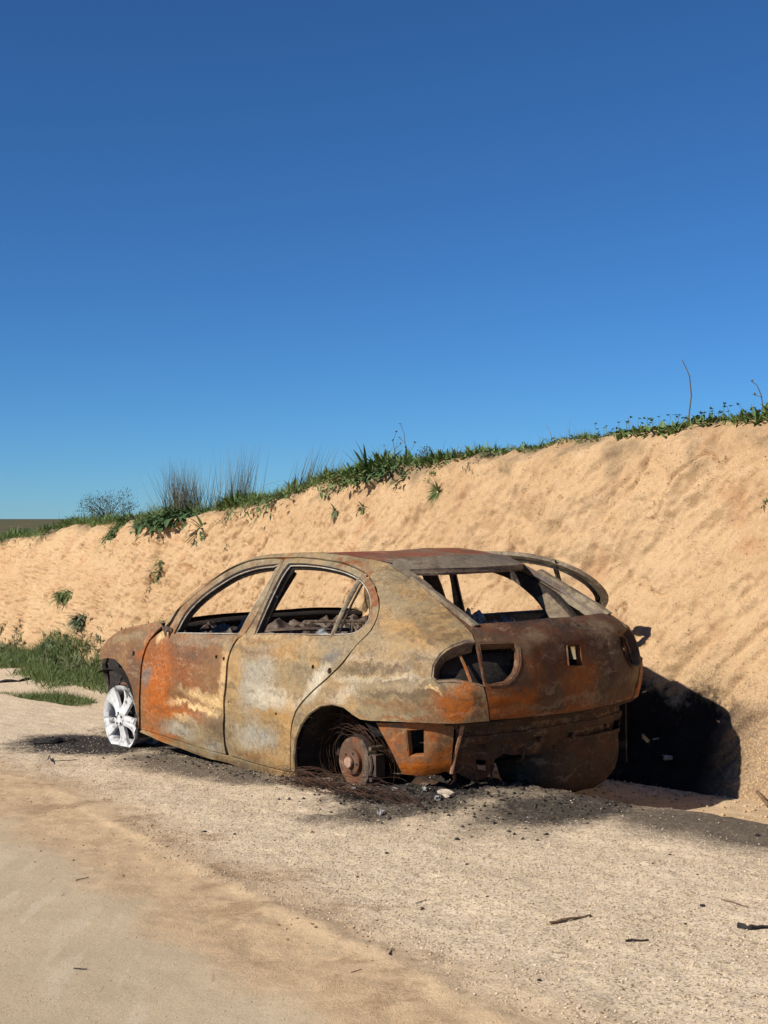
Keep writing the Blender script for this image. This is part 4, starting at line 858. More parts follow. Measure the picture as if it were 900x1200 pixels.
m = MB(); 
for x, y, z, a, b, c in ((-.05, .05, .52, .42, .62, .34), (-.22, -.28, .62, .30, .30, .26), (.10, .25, .45, .25, .35, .25), (-.10, .0, .72, .30, .36, .12)): m.box((x, y, z), (a, b, c), Matrix.Rotation(.15*x*9, 3, 'Z'))
for k in range(7): m.tube([(random.uniform(-.4, .15), random.uniform(-.5, .5), random.uniform(.5, .72)) for _ in range(4)], .016, 6)
m.build('engine', M_soot, car)
m = MB(); m.tube([(.14, -.50, .44), (.17, 0, .45), (.14, .46, .44)], .035, 8); m.build('front_crossmember', M_frame, car)
for s_ in (1, -1):
    m = MB(); m.tube([(.06, s_*.80, .72), (.10, s_*.80, .66), (.09, s_*.79, .58), (.05, s_*.80, .52)], [.016, .022, .020, .008], 6); m.build('liner_scrap', M_soot, car); m = MB(); m.box((.01, s_*.52, .52), (1.06, .012, .46)); m.build('inner_wing', M_soot, car); m = MB(); m.tube([(.02, s_*.70, .74), (.05, s_*.72, .66), (.02, s_*.70, .58), (.05, s_*.73, .52)], [.010, .014, .010, .006], 6); m.build('fender_bracket', M_frame, car)
# floor, seat back, shelf, dashboard
m = MB(); V = []; 
for i in range(25):
    for j in range(13):
        x = -3.02+2.5*i/24; y = (-1+2*j/12); y = y*(.76 if y < 0 and x > -2.95 else lerp([(-3.02, .42), (-2.85, .42), (-2.80, .40), (-2.02, .40), (-1.98, .76)], x))
        V.append((x, y, .235+(.13*max(0, min(1, (-x-2.2)/.3)))+.012*noise.noise(Vector((x*4, y*4, 1)))))
F_ = [(i*13+j, (i+1)*13+j, (i+1)*13+j+1, i*13+j+1) for i in range(24) for j in range(12)]
m.add(V, F_); m.add([(a, b, c-.02) for a, b, c in V], [f[::-1] for f in F_]); m.build('floor_pan', M_soot, car)
m = MB(); m.box((-2.20, 0, .62), (.03, 1.30, .62), Matrix.Rotation(R(-12), 3, 'Y')); m.build('rear_seat_panel', M_soot, car)
for x, y in ((-1.32, .36), (-1.32, -.36)):
    m = MB(); w = .22
    m.tube([(x, y-w, .40), (x-.06, y-w, .62), (x-.16, y-w*.85, .86), (x-.19, y-w*.5, .90), (x-.19, y+w*.5, .90), (x-.16, y+w*.85, .86), (x-.06, y+w, .62), (x, y+w, .40)], .014, 7)
    for k in range(6): m.tube([(x-.03-.02*k, y-w*.95, .48+.065*k), (x-.045-.02*k, y, .46+.065*k), (x-.03-.02*k, y+w*.95, .48+.065*k)], .004, 4)
    m.tube([(x+.42, y-w, .38), (x, y-w, .40), (x, y+w, .40), (x+.42, y+w, .38), (x+.42, y-w, .38)], .014, 6)
    m.build('seat_frame', M_frame, car)
m = MB()
for k in range(16):   # sprung steel of the rear seat back, seen in the quarter light
    y = .70-.016*k; x = -2.28-.014*k+random.uniform(-.02, .02)
    m.tube([(x, y, .80), (x+random.uniform(-.02, .02), y-.01, .90), (x-.02+random.uniform(-.03, .03), y-.02, .98+random.uniform(-.04, .08)), (x-.05, y-.03, 1.00+random.uniform(-.02, .12))], random.uniform(.004, .009), 5)
m.build('seat_spring', M_pale, car)
m = MB(); m.tube([(-2.62, -.60, 1.18), (-2.45, -.72, 1.02), (-2.25, -.78, .90)], .022, 7); m.build('inner_brace', M_soot, car); m = MB(); m.tube([(-2.52, .58, 1.20), (-2.46, .66, 1.06), (-2.42, .70, .92)], .03, 7)
m.build('inner_brace', M_soot, car)
def crumple(name, x0, x1, y0, y1, z0, amp, n, mat, seed, kind=None):
    m = MB(); V = []; nu, nv = n
    for i in range(nu+1):
        for j in range(nv+1):
            u, v = i/nu, j/nv; x = x0+(x1-x0)*u; y = y0+(y1-y0)*v
            f = Vector((x*9+seed, y*9, seed)); 
            V.append((x+.03*noise.noise(f*1.3), y+.03*noise.noise(f*1.1+Vector((5, 5, 5))), z0+amp*(abs(noise.noise(f))*1.6+.5*noise.noise(f*2.7)+.25*noise.noise(f*6))-amp*1.2*(abs(2*v-1)**4 if abs(y1-y0) < abs(x1-x0) else abs(2*u-1)**4)))
    m.add(V, [(i*(nv+1)+j, (i+1)*(nv+1)+j, (i+1)*(nv+1)+j+1, i*(nv+1)+j+1) for i in range(nu) for j in range(nv)])
    o = m.build(name, mat, car, sharp=25)
    return o
crumple('dashboard_wreck', -1.02, -.68, -.66, .66, .885, .07, (22, 70), M_frame, 3)
crumple('crumpled_lining', -2.35, -1.20, -.70, -.44, .915, .10, (90, 26), M_ash, 8)
crumple('crumpled_lining', -2.30, -1.66, .30, .60, .895, .060, (60, 24), M_ash, 12)
m = MB()
for k in range(5): m.tube([(-1.05-.3*k*.1, .62-.05*k, .885+.008*k), (-1.25, .60-.05*k, .90), (-1.42, .58-.06*k, .885)], .008, 5)
m.tube([(-.95, .40, .90), (-1.30, .20, .925), (-1.5, -.2, .90)], .012, 6); m.tube([(-.9, -.1, .93), (-1.3, -.5, .93)], .010, 6)
m.build('charred_tube', M_frame, car)
m = MB(); m.box((-1.60, .665, 1.165), (.035, .02, .03)); m.tube([(-1.60, .67, 1.165), (-1.635, .655, 1.15)], .010, 6); m.build('belt_anchor', M_char, car)
# mirror stub
m = MB()
for k in range(4): m.tube([(-.77, .825, .925), (-.755+.006*k, .842+.008*k, .935+.010*(k % 2)), (-.76, .862, .922-.010*k)], [.014, .016, .006], 6)
m.build('mirror_stub', M_frame, car)

# ---- tail
sl = TR['seamL']; gl = TR['glassL']; tb = TR['tgbot']
mw = lambda l: [(-2.6-w, z) for w, z in l][::-1]
top = [(-.66-(2.6-1.32)*k/20, 1.362+.026*math.sin(math.pi*k/20)**.6) for k in range(1, 20)]
outer = sl+tb[1:]+[( -2.6-w, z) for w, z in tb[1:-1][::-1]]+[(-2.6-w, z) for w, z in sl[::-1]]+[(w, z) for w, z in top[::-1]]
gtop = [(gl[0][0]-.02-(2.6+2*gl[0][0]-.04)*k/16, 1.322+.002*math.sin(math.pi*k/16)) for k in range(17)]
gbot = [(gl[-1][0]-(2.6+2*gl[-1][0])*k/18, 1.064+.004*math.sin(math.pi*k/18)) for k in range(1, 18)]
glass = gl+gbot+[(-2.6-w, z) for w, z in gl[::-1]]+gtop[::-1]
lt = [(w-(.012 if w > -.70 else 0), z) for w, z in TR['lampT']]
ltm = [(-2.6-w, z) for w, z in lt]
def tailx(p, w, z):
    d = .012*math.exp(-((z-1.035)/.014)**2)-.006*math.exp(-((z-.665)/.012)**2)
    if z < 1.0 and abs(p.y) < .30: d -= .012*min(1, max(0, (.30-abs(p.y))/.03))*min(1, max(0, (z-.70)/.03))*min(1, max(0, (.97-z)/.03))
    return d
tg = panel('tailgate', outer, [glass, lt, ltm, TR['lock']], M_tail, .022, .024, extra=tailx)
ring('hatch_flange', glass, [(0, .002), (.003, .014), (.006, .018), (.007, .030)], M_frame, parent=tg)
ring('lock_flange', TR['lock'], [(0, 0), (.002, .012), (.002, .02)], M_tail, parent=tg)
for q, mr in ((lt, 0), (ltm, 0)):
    ring('lamp_flange', q, [(-.010, -.003), (-.003, .001), (.002, .012), (.004, .04)], M_tail, parent=tg)
for mi in (0, 1):
    lq = [(w, z) for w, z in TR['body_side'] if w < -.40 and .76 < z < 1.0]
    m = MB(); A_ = []; B_ = []
    s_ = -1 if mi else 1
    q = [(-.642, .983), (-.602, .984), (-.528, .963), (-.464, .926), (-.426, .874), (-.419, .824), (-.435, .806), (-.516, .810), (-.642, .783)]
    L = []
    for d, dep in ((-.010, -.004), (0, .002), (.008, .02), (.010, .07)): 
        L.append([Pi(w, z, dep) for w, z in [inset2(q, d)[i] for i in range(len(q))]])
    V = [(p.x, s_*p.y, p.z) for l in L for p in l]; n = len(q)
    m.add(V, [(k*n+i, k*n+i+1, (k+1)*n+i+1, (k+1)*n+i) for k in range(3) for i in range(n-1)]); m.build('lamp_flange', M_frame, car)
    # tin pocket behind the lamp
    g = [(-.36, .74), (-.36, 1.01), (-.95, 1.01), (-.95, .74)]
    pk = []
    for k in range(13):
        for j in range(5): pk.append(Pi(-.30-.62*k/12, .75+.25*j/4, .10+.03*noise.noise(Vector((k, j, 3)))))
    m = MB(); m.add([(p.x, s_*p.y, p.z) for p in pk], [(k*5+j, k*5+j+1, (k+1)*5+j+1, (k+1)*5+j) for k in range(12) for j in range(4)]); m.build('lamp_pocket', M_soot, car)
    m = MB(); p = Pi(-.60, .79, .05); p2 = Pi(-.56, .96, .06); m.tube([(p.x, s_*p.y, p.z), ((p.x+p2.x)/2+.01, s_*(p.y+p2.y)/2, .88), (p2.x, s_*p2.y, p2.z)], .008, 5); m.build('lamp_bracket', M_brk, car)
crumple('sunlit_fleck', -3.17, -3.09, -.03, .06, .80, .12, (10, 12), M_chip, 21)  # pale piece standing in for the sunlit interior behind the lock hole
# lower rear structure
rp = TR['rear_panel']; rpo = [(-.545, .585)]+rp+[(-1.93, .27), (-2.04, .30), (-2.10, .38), (-2.12, .585)]+[(-.545-1.575*k/24, .585) for k in range(23, 0, -1)]
ribs = lambda p, w, z: .012*math.exp(-((z-.50)/.012)**2)+.006*math.sin(w*38)*max(0, min(1, (.46-z)/.05))
panel('rear_panel', rpo, [TR['rp_hole'], [(-1.86, .36), (-1.86, .41), (-1.80, .41), (-1.80, .36)]], M_rear, .012, .024, ins=.085, extra=ribs)
m = MB(); L = []
for k in range(61):
    w = -.50-1.60*k/60
    L.append([Pi(w, z, i) for z, i in ((.596, .012), (.590, .004), (.578, .014), (.566, .050), (.560, .058), (.548, .056), (.536, .075), (.520, .108))])
V = [p for l in L for p in l]; m.add(V, [(i*8+j, i*8+j+1, (i+1)*8+j+1, (i+1)*8+j) for i in range(60) for j in range(7)]); m.build('bumper_ledge', M_rear, car)
def bulge(p, w, z): return .03*max(0, min(1, (z-.30)/.10))*0+.012*math.exp(-((w+.42)/.08)**2-((z-.42)/.10)**2)-.02*max(0, (.36-z)/.06)
bk = panel('bumper_mount', TR['bracket'], [TR['bracket_hole']], M_brk, .014, .02, ins=.05, extra=bulge)
bk['label'] = 'orange rusted rear corner bracket with a square hole'
ring('mount_flange', TR['bracket_hole'], [(-.006, .046), (.003, .055), (.004, .08)], M_brk, parent=bk)
panel('bumper_mount', TR['bracket'], (), M_rear, .014, .04, ins=.05, mirror=True)
m = MB(); pts = [Pi(-.585, z, .05+.012*math.sin(z*20)) for z in (.575, .52, .46, .40, .35, .31)]; m.tube(pts, .010, 6, True, .6); m.build('torn_edge', M_hub, car)
m = MB(); L = []
for k in range(49):      # pressed cross beam standing proud of the rear panel, bent and torn
    w = -.60-1.46*k/48; j = .010*noise.noise(Vector((k*.35, 3, 1)))
    L.append([Pi(w, z+j, i) for z, i in ((.500, .086), (.497, .066), (.478, .060), (.456, .064), (.450, .088))])
V = [p for l in L for p in l]; m.add(V, [(i*5+q, i*5+q+1, (i+1)*5+q+1, (i+1)*5+q) for i in range(48) for q in range(4)]); m.build('cross_beam', M_rear, car)
for k, (w, z0, ln, wd) in enumerate(((-.60, .30, .09, .02), (-.83, .30, .05, .012), (-1.02, .37, .06, .02), (-1.30, .36, .05, .03), (-1.66, .34, .07, .02), (-1.95, .31, .08, .03), (-.74, .27, .07, .01))):
    m = MB(); a_ = Pi(w, z0+.02, .08); b_ = Pi(w-wd, z0-ln*.5, .07+.02*(k % 2)); c_ = Pi(w-wd*.4, z0-ln, .06+.03*((k+1) % 2)); m.tube([a_, b_, c_], [.012, .009, .003], 5, True, .4); m.build('torn_strip', M_rear, car)
for w, z in ((-1.15, .43), (-1.45, .42), (-1.80, .44), (-.75, .44)):
    m = MB(); p = Pi(w, z, .072); m.tube([p, p+Vector((-.012, 0, 0))], [.018, .014], 8); m.build('bracket_stub', M_rear, car)
# spare wheel well
m = MB(); V = []; n = 96; prof = [(.37, .43), (.372, .41), (.362, .40), (.362, .33), (.355, .27), (.335, .205), (.30, .155), (.24, .120), (.15, .105), (.0, .10)]
for r, z in prof:
    for k in range(n):
        th = 2*math.pi*k/n; rr = r*(abs(math.cos(th))**2.8+abs(math.sin(th))**2.8)**-.357*(1+.016*max(0, math.sin(th*26))*(.16 < z < .40)); V.append((-2.90+rr*math.cos(th)*.64, -.275+rr*math.sin(th)*1.04, z+.01*noise.noise(Vector((th*2, z*9, 0)))))
m.add(V, [(i*n+k, i*n+(k+1) % n, (i+1)*n+(k+1) % n, (i+1)*n+k) for i in range(len(prof)-1) for k in range(n)]); m.build('spare_wheel_well', M_rear, car)
m = MB(); m.tube([(-2.95, .52, .165), (-2.75, .50, .155), (-2.50, .46, .17)], [.075, .085, .08], 14); m.build('exhaust_silencer', M_rear, car)
m = MB(); m.tube([(-2.36, .70, .335), (-2.36, .3, .30), (-2.36, -.3, .30), (-2.36, -.70, .335)], .04, 8)
for s_ in (1, -1): m.tube([(-2.36, s_*.62, .32), (-2.10, s_*.60, .34), (-1.95, s_*.58, .33)], .032, 7)
m.build('rear_axle', M_rear, car)
m = MB(); m.tube([(.0, .68, .30), (-.05, .3, .27), (-.05, -.3, .27), (.0, -.68, .30)], .035, 8); m.tube([(-.02, .60, .28), (-.04, .57, .60), (-.05, .55, .78)], .03, 8); m.build('front_axle', M_soot, car)
AR = [(-1.985, .20), (-2.005, .28), (-2.025, .348), (-2.05, .42), (-2.107, .502), (-2.192, .572), (-2.289, .621), (-2.388, .639), (-2.482, .632), (-2.545, .605), (-2.60, .588), (-2.68, .583)]
for s_ in (1, -1):
    m = MB(); pts = []
    for x, z in AR:
        p = Pi(x-(spl(XR, z)+BL), z, .006); pts.append((p.x, s_*p.y, p.z))
    m.tube(pts, [.010]*8+[.008, .006, .004, .003], 6, True, .7); m.build('arch_lip', M_lip, car)
m = MB(); m.box((-2.85, -.655, .50), (.44, .012, .54)); m.build('trunk_light_stop', M_soot, car)  # unseen plate added to stop sun leaking through the trunk onto the bank
# brake discs
def disc(cx, cy, cz, s_, full=True):
    M4 = Matrix.Translation((cx, cy, cz)) @ Matrix.Rotation(R(-90*s_), 4, 'X')
    m = MB(); m.lathe([(0.0, .000), (.126, .0)] if False else [(.066, .0), (.124, .0), (.127, -.003), (.127, -.020), (.124, -.022), (.055, -.022)], 48, M4)
    d = m.build('brake_disc', M_disc, car)
    m = MB(); m.lathe([(.0675, -.001), (.066, .020), (.062, .024), (.036, .024), (.033, .026), (.030, .036), (.030, .036)], 32, M4); m.build('hub', M_disc, d); m = MB(); m.lathe([(.030, .034), (.027, .046), (.018, .049), (0.0, .049)], 24, M4); m.build('hub_nut', M_boss, d)
    if full:
        for k in range(5):
            th = 2*math.pi*k/5+.5; m = MB()
            m.lathe([(.0078, .0235), (.0078, .0255), (.0, .0255)], 10, M4 @ Matrix.Translation((.050*math.cos(th), .050*math.sin(th), 0))); m.build('bolt_hole', M_char, d)
    m = MB(); sy = s_
    for k in range(-3, 4):
        th = R(180)+.30*k; rr = .128
        m.box((cx+rr*math.cos(th)*1.02, cy-.012*sy, cz+rr*math.sin(th)), (.034, .075-.01*abs(k), .046), Matrix.Rotation(-th, 3, 'Y'))
    m.box((cx-.165, cy-.02*sy, cz+.0), (.045, .06, .11)); 
    m.tube([(cx-.145, cy+.012*sy, cz+.085), (cx-.145, cy-.07*sy, cz+.085)], .012, 8); m.tube([(cx-.145, cy+.012*sy, cz-.075), (cx-.145, cy-.07*sy, cz-.075)], .012, 8)
    m.tube([(cx-.150, cy+.015*sy, cz+.05), (cx-.165, cy+.02*sy, cz), (cx-.150, cy+.015*sy, cz-.05)], .010, 7)
    m.build('caliper', M_frame, d)
    m = MB(); m.lathe([(.05, -.03), (.135, -.030), (.138, -.040), (.05, -.05)], 28, M4); m.build('dust_shield', M_soot, d)
disc(-2.395, .745, .325, 1); disc(-2.395, -.745, .343, -1, False); disc(.0, -.70, .30, -1, False)
# front alloy wheel
def alloy():
    c = Vector((-.015, .755, .304)); M4 = Matrix.Translation(c) @ Matrix.Rotation(R(-90), 4, 'X') @ Matrix.Rotation(R(0), 4, 'Z')
    m = MB(); m.lathe([(.205, -.002), (.213, .003), (.215, -.004), (.214, -.016), (.196, -.030), (.185, -.09), (.186, -.17), (.212, -.19), (.208, -.19), (.178, -.165), (.176, -.05), (.184, -.018), (.196, -.008)], 56, M4, True)
    # slumped, molten lower edge
    m.v = [tuple(Vector(p)+Vector((0, .002*noise.noise(Vector(p)*22), 0))+(Vector((0, 0, 1))*max(0, (.125-p[2]))*.30 if p[2] < .125 else Vector((0, 0, 0)))) for p in m.v]
    w = m.build('alloy_wheel', M_alloy, car)
    for k in range(5):
        th = 2*math.pi*k/5+R(95); m = MB(); V = []; n = 9
        for i in range(n+1):
            t = i/n; r = .030+(.198-.030)*t; hw = .030+.036*t**1.4+.004*math.cos(t*6); z = .008-.030*math.sin(math.pi*min(1, t*1.0))*.55-.006*t
            for q, dz in ((-1, -.020), (-.92, -.002), (-.35, .004), (0, -.004 if t > .25 else .002), (.35, .004), (.92, -.002), (1, -.020)):
                V.append(M4 @ Matrix.Rotation(th, 4, 'Z') @ Vector((r, q*hw, z+dz)))
        F_ = [(i*7+j, (i+1)*7+j, (i+1)*7+j+1, i*7+j+1) for i in range(n) for j in range(6)]
        F_ += [(i*7+6, (i+1)*7+6, (i+1)*7, i*7) for i in range(n)]
        m.add(V, F_); m.build('spoke', M_alloy, w)
    m = MB(); m.lathe([(.052, -.01), (.050, .006), (.044, .012), (.030, .013), (.027, .006), (.0, .004)], 30, M4); m.build('wheel_hub', M_alloy, w)
    for k in range(5):
        th = 2*math.pi*k/5+R(59); m = MB(); m.lathe([(.009, .0135), (.009, .0145), (0, .0145)], 10, M4 @ Matrix.Translation((.037*math.cos(th), .037*math.sin(th), 0))); m.build('bolt_hole', M_char, w)
    m = MB(); m.lathe([(.06, -.06), (.135, -.062), (.14, -.075), (.06, -.08)], 30, M4); m.build('brake_disc', M_soot, car)
    # scorched strip still clinging above the rim
    m = MB(); pts = [c+Vector((.215*math.cos(a_)*1.02, -.04, .215*math.sin(a_)*1.04)) for a_ in [R(60+8*k) for k in range(10)]]; m.tube(pts, [.004+.006*abs(math.sin(k*1.7)) for k in range(10)], 5); m.build('tyre_remnant', M_hub, w)
alloy()
# ---------------------------------------------------------------- vegetation
def crest_a(u):
    """distance along the bank at which its crest stands at photo column u"""
    lo, hi = -3.0, 40.0
    f = lambda a: (lambda p: 450+1600*p.x/p.y)(bank_at(a, 1.0))
    for _ in range(40):
        mdl = (lo+hi)/2
        if f(mdl) > u: lo = mdl
        else: hi = mdl
    return lo
def face_at(u, v):
    """(a, t) on the bank face seen at a photo point"""
    best = None
    for a in np.linspace(-2.5, 22, 320):
        for t in (.0, .1, .2, .3, .4, .5, .6, .7, .8, .9, .97, 1.0):
            p = bank_at(a, t); e = (450+1600*p.x/p.y-u)**2+(608-1600*(p.z-CAM_H)/p.y-v)**2
            if best is None or e < best[0]: best = (e, a, t)
    e, a0, t0 = best
    for a in np.linspace(a0-.1, a0+.1, 9):
        for t in np.linspace(max(0, t0-.1), min(1, t0+.1), 15):
            p = bank_at(a, t); e = (450+1600*p.x/p.y-u)**2+(608-1600*(p.z-CAM_H)/p.y-v)**2
            if e < best[0]: best = (e, a, t)
    return best[1], best[2]
# ground cover along the crest: too many blades to count
m = MB(); md = MB()
for a in np.arange(-3.0, 24, .02):
    dens = 1.0
    for _ in range(5):
        if random.random() > dens: continue
        nn = float(fbm(np.array([a*1.7]), np.array([1.0]), 3, 80)[0])
        if nn < -.30 and a > 2.5: continue
        p = bank_at(a, 1.0); back = random.uniform(-.06, .30); q = p-OUT*back+Vector((0, 0, .0))
        H_ = .065+.06*random.random()*(1+nn*2)+(.02 if a > 4 else 0)
        if back < .02: q.z -= .03*random.random()*2
        n2_ = float(fbm(np.array([a*.9+9]), np.array([4.0]), 3, 84)[0])
        H_ *= (1+2.2*max(0, n2_))*(.62 if a < 2.2 else .9)
        for _ in range(5):
            if random.random() < (.55 if n2_ < .1 else .85): leaf(m, q+Vector((random.gauss(0, .03), random.gauss(0, .03), 0)), rdir(.9, .55), H_*random.uniform(.6, 1.1), .016+.016*max(0, n2_)*2, .6)
            else: blade(m, q+Vector((random.gauss(0, .03), random.gauss(0, .03), -.01)), rdir(.7), H_*random.uniform(.8, 1.5), .006, .5, 3)
tag(m.build('ground_cover', G_crest, smooth=False), kind='stuff', label='low green weeds and grass along the top edge of the bank', cat='grass')
m = MB()
for a in np.arange(-3.0, 22, .035):
    if float(fbm(np.array([a*1.3+30]), np.array([6.0]), 3, 88)[0]) < .02: continue
    p = bank_at(a, 1.0)-OUT*random.uniform(-.05, .3)
    for _ in range(3): blade(m, p+Vector((random.gauss(0, .04), random.gauss(0, .04), -.01)), rdir(.8), random.uniform(.07, .17)*(.7 if a < 2.2 else 1), .004, .6, 4)
    if random.random() < .3:
        for _ in range(5): blade(m, p+OUT*.03, OUT*random.uniform(.4, 1)+ALONG*random.gauss(0, .5)+Vector((0, 0, random.uniform(-.9, .1))), random.uniform(.05, .13), .0035, .8, 4)
tag(m.build('dry_grass_fringe', G_straw, smooth=False), kind='stuff', label='thin straw-coloured dead blades and roots mixed into the green along the bank edge', cat='dry grass')
m = MB()
for _ in range(1500):
    a = random.uniform(2.8, 15.5); off = random.gauss(.05, .28)
    if float(fbm(np.array([a*1.6+5]), np.array([off*2.5]), 3, 91)[0]) < -.02: continue
    p = bank_at(a, min(1, off/.60*.22)) if off > 0 else gpt(float(lf(a))+off, a)
    for _ in range(5): leaf(m, p+Vector((0, 0, random.uniform(.02, .13))), rdir(1.0, .5), random.uniform(.05, .11), random.uniform(.012, .028), .6)
tag(m.build('weed_mix', G_olive2, smooth=False), kind='stuff', label='dusty olive leafy weeds mixed into the grass at the foot of the bank', cat='weeds')
# small dark-headed clover sprigs on the right-hand stretch
m = MB()
for u in np.arange(690, 960, 3.2):
    a = crest_a(u+random.uniform(-2, 2)); p = bank_at(a, 1.0)-OUT*random.uniform(0, .25); h = random.uniform(.05, .11)
    m.tube([p, p+Vector((random.uniform(-.02, .02), 0, h))], .0015, 3); 
    for k in range(4): leaf(m, p+Vector((0, 0, h)), rdir(1.0, .4), .022, .016, .3)
tag(m.build('clover_patch', G_dark, smooth=False), kind='stuff', label='small dark-leaved sprigs standing along the right-hand crest', cat='weeds')
# grassy foot of the bank on the left
m = MB()
for _ in range(9000):
    a = random.uniform(2.6, 16); t = random.random()
    off = random.uniform(-.8, .60)
    if off > 0: p = bank_at(a, min(1, off/.60*.20)); 
    else: p = gpt(float(lf(a))+off, a)
    edge_ = 1-abs(off+.05)/.75
    if random.random() > .35+edge_: continue
    k = float(fbm(np.array([a*1.1]), np.array([off*2.0]), 3, 90)[0])
    if off > .15 and k < .0: continue
    if off < -.45 and k < .05: continue
    tuft(m, p, 6, .19*(.55+.5*edge_+1.0*max(0, k)), .75, .009, .7, .06)
tag(m.build('grass_verge', G_grass, smooth=False), kind='stuff', label='thick green grass growing along the foot of the bank on the left', cat='grass')

def plant(name, label, cat, p, group=None):
    e = empty(name, p); tag(e, label, cat, group); return e
def kid(m, nm, mat, e):   # mesh given in world coordinates, hung under the plant's empty
    m.v = [tuple(Vector(v)-e.location) for v in m.v]; o = m.build(nm, mat, e, smooth=False)
    if nm in ('blades', 'leaves', 'foliage', 'stems'): o['kind'] = 'stuff'
    return o
# small patch on the verge in front of the grass
l0, a0 = gpix(62, 822)
m = MB()
for _ in range(420):
    r = random.random()**.5; th = random.uniform(0, 6.283); p = gpt(l0+.32*r*math.cos(th), a0+.62*r*math.sin(th))
    tuft(m, p, 5, .07+.15*(1-r), .7, .007, .6, .03)
e = plant('grass_patch', 'small low patch of green grass out on the gravel, left of the front wheel', 'grass', gpt(l0, a0)); kid(m, 'blades', G_grass, e)
l1, a1 = gpix(22, 815); m = MB()
for _ in range(110):
    r = random.random()**.5; th = random.uniform(0, 6.283); p = gpt(l1+.12*r*math.cos(th), a1+.5*r*math.sin(th)); tuft(m, p, 4, .06, .8, .005, .6, .03)
e = plant('grass_patch', 'thin sprawling grass patch at the left edge of the photo, beside a dark stick', 'grass', gpt(l1, a1)); kid(m, 'blades', G_grass, e)
# tall dry tufts on the crest
def dry_tuft(u, n, L, lean, label, spread=.34, w=.0045, base=True, rad=.10):
    a = crest_a(u); p = bank_at(a, 1.0)-OUT*.12
    e = plant('dry_grass_tuft', label, 'grass tuft', p, None)
    m = MB(); tuft(m, p, n, L, spread, w, .16, rad, lean); kid(m, 'blades', G_dry, e)
    if base:
        m = MB(); tuft(m, p+OUT*.05, n, L*.33, .8, .007, .6, rad*1.3); kid(m, 'leaves', G_grass, e)
dry_tuft(208, 330, .66, (-.05, 0), 'bushiest dry grass tuft, standing above the dark leafy clump on the bank crest', .42, .007, True, .13)
dry_tuft(266, 130, .72, (.10, 0), 'tall thin dry grass tuft, just right of the bushiest one', .26, .006, True, .12)
dry_tuft(352, 60, .50, (.28, 0), 'sparse dry tuft leaning right, above the roof of the car', .22, .007, True, .14)
dry_tuft(395, 14, .30, (.3, 0), 'short sparse dry tuft right of the leaning one', .25, .004, False, .08)
dry_tuft(176, 90, .24, (0, 0), 'low grey dry tuft left of the bushiest tuft', .6, .005, False, .14)
# leafy clumps hanging over the edge
def clump(u, v, n, L, w, label, mat=G_dark, rx=.2, rz=.2, name='leafy_weed', cat='weed', bend=1.0, hang=.4, grp=None):
    a, t = face_at(u, v); p0 = bank_at(a, t)
    e = plant(name, label, cat, p0, grp); m = MB()
    for _ in range(n):
        da = random.gauss(0, rx*.5); dz = random.gauss(0, rz*.5)
        q = bank_at(a+da, min(1.0, max(0.02, t+dz/2.0)))
        d = OUT*random.uniform(.35, 1.0)+ALONG*random.gauss(0, .7)+Vector((0, 0, random.uniform(-hang, .9)))
        leaf(m, q+OUT*random.uniform(-.01, .10)*(rx/.3), d, L*random.uniform(.5, 1.15), w*random.uniform(.7, 1.2), bend)
    kid(m, 'leaves', mat, e)
def rosette(u, v, n, L, w, label, mat=G_dark, bend=.8, blades=False, grp=None):
    a, t = face_at(u, v); p = bank_at(a, t); e = plant('rosette_weed' if not blades else 'grass_tuft', label, 'weed' if not blades else 'grass tuft', p, grp); m = MB()
    for k in range(n):
        th = 2*math.pi*k/n+random.uniform(-.3, .3); d = OUT*random.uniform(.3, .9)+ALONG*math.cos(th)+Vector((0, 0, math.sin(th)+.25))
        if blades: blade(m, p-OUT*.01, d, L*random.uniform(.6, 1.1), w, bend)
        else: leaf(m, p-OUT*.01, d, L*random.uniform(.65, 1.1), w, bend)
    kid(m, 'leaves', mat, e)
clump(205, 606, 330, .17, .055, 'big dark leafy clump hanging over the crest below the bushiest dry tuft', G_dark, .44, .15)
clump(176, 611, 150, .15, .04, 'smaller leafy clump hanging left of the big dark one', G_dark, .25, .10)
clump(138, 620, 260, .17, .018, 'grassy green clump hanging down the face, left of the leafy clumps', G_grass, .22, .20, hang=.9, bend=1.4)
rosette(243, 622, 16, .24, .045, 'star-shaped green weed on the face, right of the big dark clump', G_dark, .9)
rosette(512, 577, 90, .17, .008, 'round spiky grass tuft alone on the bank face above the rear window of the car', G_grass, .5, True)
rosette(393, 600, 12, .10, .022, 'tiny leafy sprig on the face, above the roof of the car, left of its twin', G_pale)
rosette(415, 594, 12, .11, .018, 'tiny leafy sprig on the face, above the roof of the car, right of its twin', G_grass)
clump(425, 556, 190, .12, .030, 'bright green leafy clump spilling over the crest left of the tall seed stalks', G_grass, .42, .10)
clump(452, 553, 110, .12, .028, 'low leafy clump on the crest under the tall seed stalks', G_dark, .30, .07)
clump(398, 563, 60, .09, .020, 'small ragged weed at the crest, left of the bright green clump', G_grass, .22, .12)
clump(477, 560, 30, .08, .02, 'small dark weed dangling under the crest, right of the seed stalks', G_dark, .14, .12)
clump(516, 547, 60, .06, .014, 'small yellow-green weed at the crest above the lone spiky tuft', G_grass, .12, .08)
clump(268, 600, 40, .09, .018, 'small trailing weed under the thin dry tuft', G_grass, .16, .14)
clump(330, 578, 150, .10, .020, 'wide green grassy clump on the crest under the leaning dry tuft', G_grass, .50, .16, hang=.6)
clump(300, 585, 90, .10, .020, 'green grassy clump between the thin tuft and the leaning tuft', G_grass, .30, .14)
clump(60, 617, 110, .16, .020, 'green tuft at the crest at the left, right of the distant horizon line', G_grass, .45, .20, hang=.1)
